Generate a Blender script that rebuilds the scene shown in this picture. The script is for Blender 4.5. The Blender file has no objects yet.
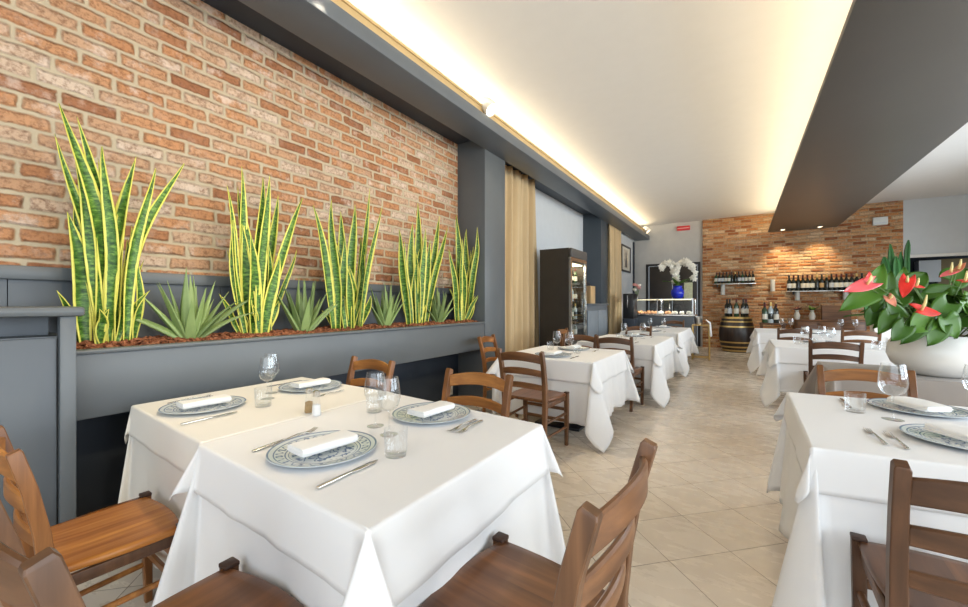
import bpy, bmesh, math, random
from mathutils import Vector, Matrix, Euler
random.seed(7)
PI = math.pi
S = bpy.context.scene
COL = S.collection
# ------------------------------------------------------------------ camera
FPX, CX, CY, CAMH = 400.0, 484.0, 303.0, 1.3
YAW = math.atan(257.0 / 400.0)
SA, CA = math.sin(YAW), math.cos(YAW)
cd = bpy.data.cameras.new('camera'); cam = bpy.data.objects.new('camera', cd); COL.objects.link(cam)
cam.location = (0, 0, CAMH); cam.rotation_euler = (PI / 2, 0, YAW)
cd.sensor_fit = 'HORIZONTAL'; cd.sensor_width = 36.0; cd.lens = FPX / 968 * 36.0
cd.clip_start = 0.02; cd.clip_end = 100
S.camera = cam
# ------------------------------------------------------------------ world, lights, exposure
S.view_settings.view_transform = 'Standard'; S.view_settings.look = 'None'
S.view_settings.gamma = 1.0; S.view_settings.use_curve_mapping = False
S.view_settings.exposure = 0.36
S.cycles.use_denoising = True
S.cycles.max_bounces = 10; S.cycles.diffuse_bounces = 6; S.cycles.transparent_max_bounces = 24
S.cycles.caustics_reflective = False; S.cycles.caustics_refractive = False
S.cycles.sample_clamp_indirect = 6.0
W = bpy.data.worlds.new('world'); S.world = W; W.use_nodes = True
W.node_tree.nodes['Background'].inputs[0].default_value = (0.80, 0.90, 1.0, 1)
W.node_tree.nodes['Background'].inputs[1].default_value = 0.9

def area(name, loc, rot, sx, sy, power, color):
    l = bpy.data.lights.new(name, 'AREA'); l.shape = 'RECTANGLE'; l.size = sx; l.size_y = sy
    l.energy = power; l.color = color
    o = bpy.data.objects.new(name, l); COL.objects.link(o); o.location = loc; o.rotation_euler = rot
    return o
def spot(name, loc, target, power, color, size=70, blend=0.8, r=0.04):
    l = bpy.data.lights.new(name, 'SPOT'); l.energy = power; l.color = color
    l.spot_size = math.radians(size); l.spot_blend = blend; l.shadow_soft_size = r
    o = bpy.data.objects.new(name, l); COL.objects.link(o); o.location = loc
    o.rotation_euler = (Vector(target) - Vector(loc)).to_track_quat('-Z', 'Y').to_euler()
    return o
DAY = (0.85, 0.935, 1.0)
WARM = (1.0, 0.79, 0.50)
for yy in (0.6, 4.6, 8.6):                                    # daylight through the windows of the right wall
    area('window_daylight', (4.75, yy, 1.75), (0, PI / 2 - 0.5, 0), 2.3, 3.2, 135, DAY)
area('window_daylight', (0.6, -2.1, 1.8), (PI / 2 - 0.6, 0, 0), 5.6, 2.3, 62, DAY)   # shopfront behind the camera
area('cove_strip', (-2.70, 5.6, 3.60), (PI, math.radians(62), 0), 0.06, 15.5, 84, WARM)
area('cove_strip', (0.80, 5.6, 3.33), (PI, math.radians(-55), 0), 0.06, 15.5, 84, WARM)
for yy in (0.4, 2.4, 4.2):                                   # added warm spots without fixtures, there to brighten the brick wall
    spot('brick_fill_spot', (0.68, yy, 3.2), (-3.3, yy + 0.1, 1.75), 95, (1.0, 0.78, 0.48), 62)

# ------------------------------------------------------------------ pixel -> place (only used to read positions off the photograph)
def ray(x, y):
    u = (x - CX) / FPX; v = (CY - y) / FPX
    return Vector((-SA + u * CA, CA + u * SA, v))
def onz(x, y, z):
    r = ray(x, y); k = (z - CAMH) / r.z
    return Vector((r.x * k, r.y * k, z))
def onX(x, y, X):
    r = ray(x, y); k = X / r.x
    return Vector((X, r.y * k, CAMH + r.z * k))
def onY(x, y, Y):
    r = ray(x, y); k = Y / r.y
    return Vector((r.x * k, Y, CAMH + r.z * k))
def ond(x, y, d):
    r = ray(x, y)
    return Vector((r.x * d, r.y * d, CAMH + r.z * d))

# ------------------------------------------------------------------ materials
MATS = {}
def newmat(name):
    m = bpy.data.materials.new(name); m.use_nodes = True; MATS[name] = m
    return m, m.node_tree, m.node_tree.nodes['Principled BSDF']
def setp(b, color=None, rough=None, metal=None, spec=None):
    if color is not None: b.inputs['Base Color'].default_value = (*color, 1)
    if rough is not None: b.inputs['Roughness'].default_value = rough
    if metal is not None: b.inputs['Metallic'].default_value = metal
    if spec is not None: b.inputs['Specular IOR Level'].default_value = spec
class N:
    """small node helper"""
    def __init__(s, nt): s.nt = nt
    def n(s, t, **kw):
        nd = s.nt.nodes.new(t)
        for k, v in kw.items(): setattr(nd, k, v)
        return nd
    def put(s, sock, v):
        if isinstance(v, bpy.types.NodeSocket): s.nt.links.new(v, sock)
        elif v is not None: sock.default_value = v
    def m(s, op, a, b=None, c=None):
        nd = s.n('ShaderNodeMath', operation=op)
        s.put(nd.inputs[0], a)
        if b is not None: s.put(nd.inputs[1], b)
        if c is not None: s.put(nd.inputs[2], c)
        return nd.outputs[0]
    def noise(s, vec, scale, detail=3, rough=0.55, dim='3D'):
        nd = s.n('ShaderNodeTexNoise', noise_dimensions=dim)
        s.put(nd.inputs['Vector'], vec); nd.inputs['Scale'].default_value = scale
        nd.inputs['Detail'].default_value = detail; nd.inputs['Roughness'].default_value = rough
        return nd.outputs['Fac']
    def comb(s, x, y, z=0.0):
        nd = s.n('ShaderNodeCombineXYZ')
        for i, v in enumerate((x, y, z)): s.put(nd.inputs[i], v)
        return nd.outputs[0]
    def sep(s, v):
        nd = s.n('ShaderNodeSeparateXYZ'); s.put(nd.inputs[0], v); return nd.outputs
    def white(s, v):
        nd = s.n('ShaderNodeTexWhiteNoise', noise_dimensions='3D'); s.put(nd.inputs['Vector'], v); return nd.outputs
    def ramp(s, f, stops, interp='LINEAR'):
        nd = s.n('ShaderNodeValToRGB'); cr = nd.color_ramp; cr.interpolation = interp
        while len(cr.elements) < len(stops): cr.elements.new(0.5)
        for e, (p, c) in zip(cr.elements, stops): e.position = p; e.color = (*c, 1)
        s.put(nd.inputs[0], f); return nd.outputs[0]
    def mix(s, f, a, b, mode='MIX'):
        nd = s.n('ShaderNodeMix', data_type='RGBA', blend_type=mode)
        s.put(nd.inputs[0], f)
        for sk, v in ((nd.inputs[6], a), (nd.inputs[7], b)):
            if isinstance(v, tuple): v = (*v, 1) if len(v) == 3 else v
            s.put(sk, v)
        return nd.outputs[2]
    def rng(s, v, a, b, c=0.0, d=1.0, smooth=True):
        nd = s.n('ShaderNodeMapRange', interpolation_type='SMOOTHSTEP' if smooth else 'LINEAR')
        s.put(nd.inputs[0], v)
        for i, q in zip((1, 2, 3, 4), (a, b, c, d)): s.put(nd.inputs[i], q)
        return nd.outputs[0]
    def bump(s, h, strength=0.3, dist=0.01):
        nd = s.n('ShaderNodeBump'); nd.inputs['Strength'].default_value = strength; nd.inputs['Distance'].default_value = dist
        s.put(nd.inputs['Height'], h); return nd.outputs[0]
    def obj(s): return s.n('ShaderNodeTexCoord').outputs['Object']
    def uv(s): return s.n('ShaderNodeTexCoord').outputs['UV']
    def pos(s): return s.n('ShaderNodeNewGeometry').outputs['Position']
    def mapping(s, v, scale=(1, 1, 1), rot=(0, 0, 0)):
        nd = s.n('ShaderNodeMapping'); s.put(nd.inputs[0], v)
        nd.inputs['Rotation'].default_value = rot; nd.inputs['Scale'].default_value = scale; return nd.outputs[0]

def plain(name, color, rough=0.5, metal=0.0, spec=0.5, var=0.06, scale=6.0, bump=0.0, bscale=60):
    m, nt, b = newmat(name); h = N(nt); setp(b, color, rough, metal, spec)
    f = h.noise(h.obj(), scale, 3)
    lo = tuple(c * (1 - var) for c in color); hi = tuple(min(1, c * (1 + var)) for c in color)
    nt.links.new(h.ramp(f, [(0.3, lo), (0.7, hi)]), b.inputs['Base Color'])
    if bump: nt.links.new(h.bump(h.noise(h.obj(), bscale, 3), bump, 0.004), b.inputs['Normal'])
    return m
def wood(name, dark, light, rough=0.38, axis=0, sc=1.0, plank=0.0):
    m, nt, b = newmat(name); h = N(nt); setp(b, light, rough, 0, 0.45)
    inf = h.n('ShaderNodeObjectInfo')
    v = h.n('ShaderNodeVectorMath', operation='ADD')
    nt.links.new(h.obj(), v.inputs[0]); nt.links.new(h.comb(h.m('MULTIPLY', inf.outputs['Random'], 7.0), 0.0, 0.0), v.inputs[1])
    s = [34 * sc, 34 * sc, 34 * sc]; s[axis] = 2.2 * sc
    src = v.outputs[0]; pid = None
    if plank:
        ox, oy, oz = h.sep(h.obj()); pid = h.white(h.comb(h.m('FLOOR', h.m('DIVIDE', h.m('ADD', ox, 0.02), plank)), h.m('MULTIPLY', inf.outputs['Random'], 50.0), 2.0))[0]
        v2 = h.n('ShaderNodeVectorMath', operation='ADD'); nt.links.new(src, v2.inputs[0]); nt.links.new(h.comb(0.0, h.m('MULTIPLY', pid, 3.0), pid), v2.inputs[1]); src = v2.outputs[0]
    vv = h.mapping(src, tuple(s))
    f = h.noise(vv, 1.0, 5, 0.6)
    f2 = h.noise(h.mapping(src, tuple(q * 0.35 for q in s)), 1.0, 2, 0.5)
    c = h.ramp(f, [(0.28, dark), (0.52, tuple((a + c_) / 2 for a, c_ in zip(dark, light))), (0.72, light)])
    c = h.mix(h.rng(f2, 0.42, 0.66, 0.0, 0.7), c, tuple(q * 0.6 for q in dark))
    if plank: c = h.mix(h.m('MULTIPLY', pid, 0.4), c, tuple(q * 0.75 for q in dark))
    nt.links.new(c, b.inputs['Base Color'])
    nt.links.new(h.bump(f, 0.12, 0.003), b.inputs['Normal'])
    return m
def brick(name, axis, stops, mortar, course, length, gap, whiten, depth, seed=0.0, contrast=0.5):
    m, nt, b = newmat(name); h = N(nt); setp(b, (0.5, 0.3, 0.2), 0.9, 0, 0.2)
    p = h.pos(); X, Y, Z = h.sep(p)
    U = Y if axis == 'Y' else X
    w1 = h.m('SUBTRACT', h.noise(p, 5.0, 3), 0.5); w2 = h.m('SUBTRACT', h.noise(h.mapping(p, (1, 1, 1), (0, 0, 1.3)), 6.0, 3), 0.5)
    U = h.m('ADD', U, h.m('MULTIPLY', w1, 0.03)); V = h.m('ADD', Z, h.m('MULTIPLY', w2, 0.022))
    v = h.m('DIVIDE', h.m('ADD', V, 0.003), course); row = h.m('FLOOR', v); fv = h.m('FRACT', v)
    rr = h.white(h.comb(row, seed + 3.1, 0.7))[0]
    u = h.m('ADD', h.m('DIVIDE', U, length), h.m('ADD', h.m('MULTIPLY', row, 0.5), h.m('MULTIPLY', rr, 0.34)))
    col = h.m('FLOOR', u); fu = h.m('FRACT', u)
    wn = h.white(h.comb(row, col, seed)); rid = wn[0]; rid2 = h.white(h.comb(col, row, seed + 9.0))[0]
    dx = h.m('MULTIPLY', h.m('MINIMUM', fu, h.m('SUBTRACT', 1.0, fu)), length)
    dy = h.m('MULTIPLY', h.m('MINIMUM', fv, h.m('SUBTRACT', 1.0, fv)), course)
    d = h.m('SMOOTH_MIN', dx, dy, 0.018)
    fine = h.noise(p, 42.0, 4, 0.65); coarse = h.noise(p, 16.0, 3, 0.6)
    d = h.m('SUBTRACT', d, h.m('MULTIPLY', h.m('SUBTRACT', coarse, 0.5), 0.020))
    d = h.m('SUBTRACT', d, h.m('MULTIPLY', h.m('SUBTRACT', fine, 0.5), 0.007))
    mask = h.rng(d, gap * 0.5 - 0.004, gap * 0.5 + 0.006)
    hgt = h.rng(d, gap * 0.5 - 0.006, gap * 0.5 + 0.016)
    c = h.ramp(rid, stops)
    c = h.mix(h.rng(fine, 0.40, 0.72, 0.0, contrast), c, tuple(q * 0.55 for q in stops[0][1]))
    wmask = h.m('MULTIPLY', h.rng(h.noise(p, 9.0, 4, 0.7), 0.46, 0.70), h.rng(rid2, 0.35, 1.0, 0.15, 1.0))
    c = h.mix(h.m('MULTIPLY', wmask, whiten), c, (0.74, 0.62, 0.53))
    mo = h.mix(fine, tuple(q * 0.82 for q in mortar), mortar)
    c = h.mix(mask, mo, c)
    nt.links.new(c, b.inputs['Base Color'])
    ht = h.m('ADD', h.m('MULTIPLY', hgt, h.m('ADD', 0.75, h.m('MULTIPLY', rid2, 0.4))), h.m('MULTIPLY', coarse, 0.30))
    ht = h.m('ADD', ht, h.m('MULTIPLY', fine, 0.22))
    nt.links.new(h.bump(ht, 0.9, depth), b.inputs['Normal'])
    return m
M_brick = brick('brick_rustic', 'Y', [(0.0, (0.33, 0.145, 0.075)), (0.2, (0.46, 0.22, 0.11)), (0.42, (0.55, 0.28, 0.14)), (0.62, (0.52, 0.31, 0.185)), (0.82, (0.56, 0.39, 0.27)), (1.0, (0.64, 0.51, 0.40))],
                (0.57, 0.48, 0.345), 0.0905, 0.262, 0.019, 0.75, 0.018, 0.0, 0.7)
M_brick_far = brick('brick_back', 'X', [(0.0, (0.30, 0.10, 0.04)), (0.25, (0.52, 0.22, 0.085)), (0.55, (0.62, 0.31, 0.135)), (0.8, (0.66, 0.40, 0.21)), (1.0, (0.74, 0.54, 0.35))],
                (0.50, 0.35, 0.21), 0.082, 0.27, 0.016, 0.35, 0.02, 5.0, 0.8)
def floor_mat():
    m, nt, b = newmat('stone_tile'); h = N(nt); setp(b, (0.62, 0.5, 0.36), 0.24, 0, 0.5)
    p = h.pos(); X, Y, Z = h.sep(p); T = 0.515 / math.sqrt(2)
    a = h.m('DIVIDE', h.m('SUBTRACT', h.m('MULTIPLY', h.m('ADD', X, Y), 0.70711), 2.415 / math.sqrt(2)), T)
    q = h.m('DIVIDE', h.m('SUBTRACT', h.m('MULTIPLY', h.m('SUBTRACT', Y, X), 0.70711), 2.51 / math.sqrt(2)), T)
    fa, fq = h.m('FRACT', a), h.m('FRACT', q)
    da = h.m('MINIMUM', fa, h.m('SUBTRACT', 1.0, fa)); dq = h.m('MINIMUM', fq, h.m('SUBTRACT', 1.0, fq))
    d = h.m('MULTIPLY', h.m('MINIMUM', da, dq), T)
    mask = h.rng(d, 0.0012, 0.0032)
    rid = h.white(h.comb(h.m('FLOOR', a), h.m('FLOOR', q), 1.0))[0]
    v = h.comb(h.m('ADD', h.m('MULTIPLY', X, 3.0), h.m('MULTIPLY', rid, 9.0)), h.m('MULTIPLY', Y, 9.0), rid)
    n1 = h.noise(v, 1.0, 5, 0.65); n2 = h.noise(p, 5.0, 4, 0.6)
    c = h.ramp(n1, [(0.2, (0.72, 0.625, 0.515)), (0.5, (0.755, 0.67, 0.565)), (0.8, (0.79, 0.715, 0.615))])
    c = h.mix(h.rng(n2, 0.4, 0.7, 0.0, 0.35), c, (0.76, 0.68, 0.58))
    c = h.mix(h.m('MULTIPLY', rid, 0.22), c, (0.60, 0.49, 0.36))
    c = h.mix(mask, (0.30, 0.23, 0.16), c)
    nt.links.new(c, b.inputs['Base Color'])
    nt.links.new(h.rng(n1, 0.2, 0.8, 0.20, 0.34), b.inputs['Roughness'])
    nt.links.new(h.bump(mask, 0.25, 0.002), b.inputs['Normal'])
    return m
M_floor = floor_mat()
M_ceiling = plain('ceiling_paint', (0.72, 0.72, 0.72), 0.9, 0, 0.2, 0.01)
M_white_wall = plain('blue_white_plaster', (0.60, 0.645, 0.69), 0.85, 0, 0.2, 0.02)
M_grey_wall = plain('grey_plaster', (0.50, 0.50, 0.49), 0.85, 0, 0.2, 0.03)
M_bulk = plain('bulkhead_paint', (0.62, 0.65, 0.68), 0.8, 0, 0.2, 0.015)
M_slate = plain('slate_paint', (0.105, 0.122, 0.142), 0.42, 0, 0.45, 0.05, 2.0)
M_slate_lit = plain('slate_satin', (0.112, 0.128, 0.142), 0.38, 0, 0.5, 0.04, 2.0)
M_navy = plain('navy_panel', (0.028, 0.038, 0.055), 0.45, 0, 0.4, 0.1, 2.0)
M_beam = plain('beam_paint', (0.082, 0.077, 0.072), 0.42, 0, 0.45, 0.04, 1.5)
M_black = plain('black_metal', (0.014, 0.014, 0.016), 0.4, 0, 0.5, 0.1)
M_gold = plain('gold_molding', (0.55, 0.40, 0.20), 0.5, 0, 0.4, 0.05)
M_brass = plain('brass', (0.62, 0.43, 0.16), 0.32, 0.8, 0.5, 0.06)
M_steel = plain('steel', (0.72, 0.71, 0.69), 0.2, 1.0, 0.5, 0.04)
M_white = plain('white_gloss', (0.82, 0.82, 0.80), 0.18, 0, 0.5, 0.01)
M_white_matte = plain('white_paint', (0.80, 0.79, 0.76), 0.6, 0, 0.3, 0.02)
def cloth_mat(name, color, var=0.02):
    m, nt, b = newmat(name); h = N(nt); setp(b, color, 0.88, 0, 0.15)
    b.inputs['Sheen Weight'].default_value = 0.15
    f = h.noise(h.obj(), 3.0, 4)
    nt.links.new(h.ramp(f, [(0.3, tuple(c * (1 - var) for c in color)), (0.7, color)]), b.inputs['Base Color'])
    g = h.m('ADD', h.noise(h.obj(), 900.0, 2), h.m('MULTIPLY', h.noise(h.mapping(h.obj(), (1, 1, 0.35)), 11.0, 3), 1.6))
    nt.links.new(h.bump(g, 0.16, 0.006), b.inputs['Normal'])
    return m
M_cloth = cloth_mat('white_linen', (0.79, 0.79, 0.795))
M_cream = cloth_mat('white_linen_warm_lit', (0.79, 0.765, 0.71))  # white linen with the spot's warm light put into its colour
M_taupe = cloth_mat('taupe_satin', (0.33, 0.295, 0.27), 0.08)
MATS['taupe_satin'].node_tree.nodes['Principled BSDF'].inputs['Roughness'].default_value = 0.42
M_napkin = cloth_mat('napkin_linen', (0.85, 0.85, 0.84))
WD = {'amber': wood('wood_amber', (0.26, 0.095, 0.022), (0.52, 0.225, 0.055), 0.34),
      'chestnut': wood('wood_chestnut', (0.125, 0.052, 0.020), (0.28, 0.125, 0.05), 0.36),
      'walnut': wood('wood_walnut', (0.085, 0.037, 0.016), (0.19, 0.085, 0.036), 0.4)}
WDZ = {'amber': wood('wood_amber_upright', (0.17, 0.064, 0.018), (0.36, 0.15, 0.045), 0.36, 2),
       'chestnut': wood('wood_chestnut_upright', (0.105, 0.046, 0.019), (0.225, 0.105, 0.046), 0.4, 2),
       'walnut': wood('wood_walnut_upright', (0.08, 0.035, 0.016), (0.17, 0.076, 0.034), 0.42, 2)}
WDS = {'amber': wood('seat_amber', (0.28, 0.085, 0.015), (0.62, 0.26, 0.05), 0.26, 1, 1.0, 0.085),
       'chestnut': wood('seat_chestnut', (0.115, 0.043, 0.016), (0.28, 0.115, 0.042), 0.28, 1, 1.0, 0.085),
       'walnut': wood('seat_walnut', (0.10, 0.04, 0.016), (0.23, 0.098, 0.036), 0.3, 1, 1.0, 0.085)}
M_cap = plain('dark_end_grain', (0.045, 0.02, 0.012), 0.5, 0, 0.4, 0.15, 30)
M_barrel = wood('barrel_oak', (0.018, 0.012, 0.010), (0.055, 0.034, 0.024), 0.35, 2, 0.7)
M_crate = wood('pale_wood', (0.52, 0.33, 0.15), (0.68, 0.47, 0.24), 0.5, 2)
def glass_mat(name, tint=(0.97, 0.98, 0.98), strength=1.0, rough=0.02):
    m = bpy.data.materials.new(name); m.use_nodes = True; nt = m.node_tree; nt.nodes.clear(); h = N(nt)
    out = h.n('ShaderNodeOutputMaterial'); t = h.n('ShaderNodeBsdfTransparent'); t.inputs[0].default_value = (*tint, 1)
    g = h.n('ShaderNodeBsdfGlossy'); g.inputs['Roughness'].default_value = rough; g.inputs[0].default_value = (0.95, 0.97, 1, 1)
    lw = h.n('ShaderNodeLayerWeight'); lw.inputs[0].default_value = 0.5
    mx = h.n('ShaderNodeMixShader'); fc = h.m('ADD', 0.045, h.m('MULTIPLY', h.m('POWER', lw.outputs['Facing'], 3.0), 0.55 * strength))
    nt.links.new(fc, mx.inputs[0]); nt.links.new(t.outputs[0], mx.inputs[1]); nt.links.new(g.outputs[0], mx.inputs[2])
    nt.links.new(mx.outputs[0], out.inputs[0]); return m
M_glass = glass_mat('clear_glass', (0.978, 0.983, 0.985))
M_pane = glass_mat('pane_glass', (0.95, 0.97, 0.97), 0.5)
def plate_mat():
    m, nt, b = newmat('painted_plate'); h = N(nt); setp(b, (0.7, 0.75, 0.78), 0.15, 0, 0.5)
    o = h.obj(); x, y, z = h.sep(o)
    r = h.m('SQRT', h.m('ADD', h.m('MULTIPLY', x, x), h.m('MULTIPLY', y, y)))
    ang = h.m('DIVIDE', h.m('ARCTAN2', y, x), 2 * PI)
    def band(a, c, w=0.0022): return h.m('LESS_THAN', h.m('ABSOLUTE', h.m('SUBTRACT', r, (a + c) / 2)), (c - a) / 2)
    rings = band(0.178, 0.1835)
    for a, c in ((0.160, 0.1645), (0.124, 0.1285), (0.114, 0.1165)): rings = h.m('MAXIMUM', rings, band(a, c))
    t = h.m('FRACT', h.m('MULTIPLY', ang, 14.0)); w = h.m('SINE', h.m('MULTIPLY', ang, 2 * PI * 28))
    scroll = h.m('LESS_THAN', h.m('ABSOLUTE', h.m('SUBTRACT', r, h.m('ADD', 0.1445, h.m('MULTIPLY', w, 0.010)))), 0.0034)
    key = h.m('MULTIPLY', band(0.133, 0.156), h.m('LESS_THAN', h.m('ABSOLUTE', h.m('SUBTRACT', t, 0.5)), 0.07))
    pat = h.m('MAXIMUM', scroll, key)
    nz = h.noise(o, 30.0, 2, 0.5)
    vine = h.m('MULTIPLY', h.m('LESS_THAN', h.m('ABSOLUTE', h.m('SUBTRACT', nz, 0.5)), 0.035), h.m('LESS_THAN', r, 0.105))
    allp = h.m('MAXIMUM', h.m('MAXIMUM', rings, pat), vine)
    n2 = h.noise(o, 60, 2)
    ink = h.mix(n2, (0.03, 0.07, 0.18), (0.14, 0.22, 0.38))
    base = h.mix(h.rng(r, 0.10, 0.18), (0.72, 0.75, 0.74), (0.60, 0.66, 0.69))
    nt.links.new(h.mix(h.m('MULTIPLY', allp, 0.85), base, ink), b.inputs['Base Color'])
    return m
M_plate = plate_mat()
def sans_mat():
    m, nt, b = newmat('variegated_leaf'); h = N(nt); setp(b, (0.1, 0.3, 0.05), 0.42, 0, 0.4)
    u, v, _ = h.sep(h.uv())
    inf = h.n('ShaderNodeObjectInfo').outputs['Random']
    e = h.m('ABSOLUTE', h.m('SUBTRACT', u, 0.5))
    wob = h.m('MULTIPLY', h.m('SUBTRACT', h.noise(h.comb(h.m('MULTIPLY', u, 2.0), h.m('MULTIPLY', v, 14.0), inf), 1.0, 3), 0.5), 0.16)
    edge = h.rng(h.m('ADD', e, wob), 0.32, 0.39)
    bands = h.noise(h.comb(h.m('MULTIPLY', u, 1.6), h.m('MULTIPLY', v, 60.0), h.m('MULTIPLY', inf, 20.0)), 1.0, 3, 0.6)
    g = h.ramp(bands, [(0.34, (0.018, 0.06, 0.010)), (0.5, (0.065, 0.17, 0.022)), (0.68, (0.20, 0.36, 0.06))])
    yel = h.mix(h.noise(h.comb(v, v, inf), 9.0, 2), (0.66, 0.62, 0.06), (0.80, 0.78, 0.20))
    nt.links.new(h.mix(edge, g, yel), b.inputs['Base Color'])
    b.inputs['Subsurface Weight'].default_value = 0.0
    return m
M_sans = sans_mat()
def leafmat(name, a, c, rough=0.4, sc=8.0):
    m, nt, b = newmat(name); h = N(nt); setp(b, a, rough, 0, 0.45)
    inf = h.n('ShaderNodeObjectInfo').outputs['Random']
    f = h.noise(h.obj(), sc, 3)
    col = h.mix(f, a, c)
    nt.links.new(h.mix(h.m('MULTIPLY', inf, 0.75), col, tuple((p * 0.35) for p in a)), b.inputs['Base Color'])
    return m
M_aloe = leafmat('aloe_skin', (0.20, 0.32, 0.095), (0.38, 0.49, 0.20), 0.42)
M_anth = leafmat('glossy_leaf', (0.036, 0.125, 0.012), (0.12, 0.25, 0.028), 0.38, 5.0)
MATS['glossy_leaf'].node_tree.nodes['Principled BSDF'].inputs['Specular IOR Level'].default_value = 0.22
M_stem = leafmat('green_stem', (0.12, 0.26, 0.05), (0.26, 0.40, 0.10), 0.5)
M_cactus = leafmat('cactus_skin', (0.03, 0.14, 0.035), (0.07, 0.24, 0.06), 0.5)
M_red = plain('red_spathe', (0.72, 0.035, 0.025), 0.28, 0, 0.5, 0.15, 12)
M_pink = plain('pink_spathe', (0.80, 0.11, 0.12), 0.3, 0, 0.5, 0.15, 12)
M_faded = plain('faded_spathe', (0.62, 0.22, 0.13), 0.4, 0, 0.4, 0.2, 12)
M_spadix = plain('spadix', (0.80, 0.66, 0.30), 0.5, 0, 0.3, 0.1, 40)
M_petal = plain('white_petal', (0.82, 0.80, 0.72), 0.6, 0, 0.2, 0.04, 30)
M_blue = plain('cobalt_ceramic', (0.01, 0.03, 0.55), 0.12, 0, 0.6, 0.15, 10)
M_curtain = cloth_mat('ochre_curtain', (0.58, 0.44, 0.26), 0.06)
def bark_mat():
    m, nt, b = newmat('bark_chips'); h = N(nt); setp(b, (0.2, 0.08, 0.04), 0.85, 0, 0.25)
    f = h.noise(h.pos(), 38.0, 3)
    nt.links.new(h.ramp(f, [(0.3, (0.06, 0.022, 0.012)), (0.5, (0.24, 0.085, 0.04)), (0.7, (0.42, 0.19, 0.10))]), b.inputs['Base Color'])
    return m
M_bark = bark_mat()
M_bottle = plain('dark_bottle_glass', (0.012, 0.016, 0.012), 0.1, 0, 0.6, 0.1)
M_bottle_g = plain('green_bottle_glass', (0.03, 0.07, 0.035), 0.1, 0, 0.6, 0.1)
M_bottle_c = plain('pale_bottle_glass', (0.45, 0.52, 0.55), 0.1, 0, 0.6, 0.1)
M_label = plain('paper_label', (0.70, 0.68, 0.60), 0.7, 0, 0.2, 0.06, 30)
M_capsule = plain('foil_capsule', (0.10, 0.02, 0.02), 0.35, 0.4, 0.5, 0.1)
M_sand = plain('pepper_grains', (0.40, 0.27, 0.13), 0.8, 0, 0.2, 0.3, 300)
M_salt = plain('salt_grains', (0.85, 0.85, 0.84), 0.8, 0, 0.2, 0.04, 300)
def emis(name, color, strength):
    m, nt, b = newmat(name); setp(b, color, 0.5); b.inputs['Emission Color'].default_value = (*color, 1); b.inputs['Emission Strength'].default_value = strength
    return m
M_lamp = emis('lamp_lens', (1.0, 0.86, 0.60), 6.0)
M_fridgelight = emis('fridge_lamp', (1.0, 0.85, 0.55), 3.0)

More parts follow.
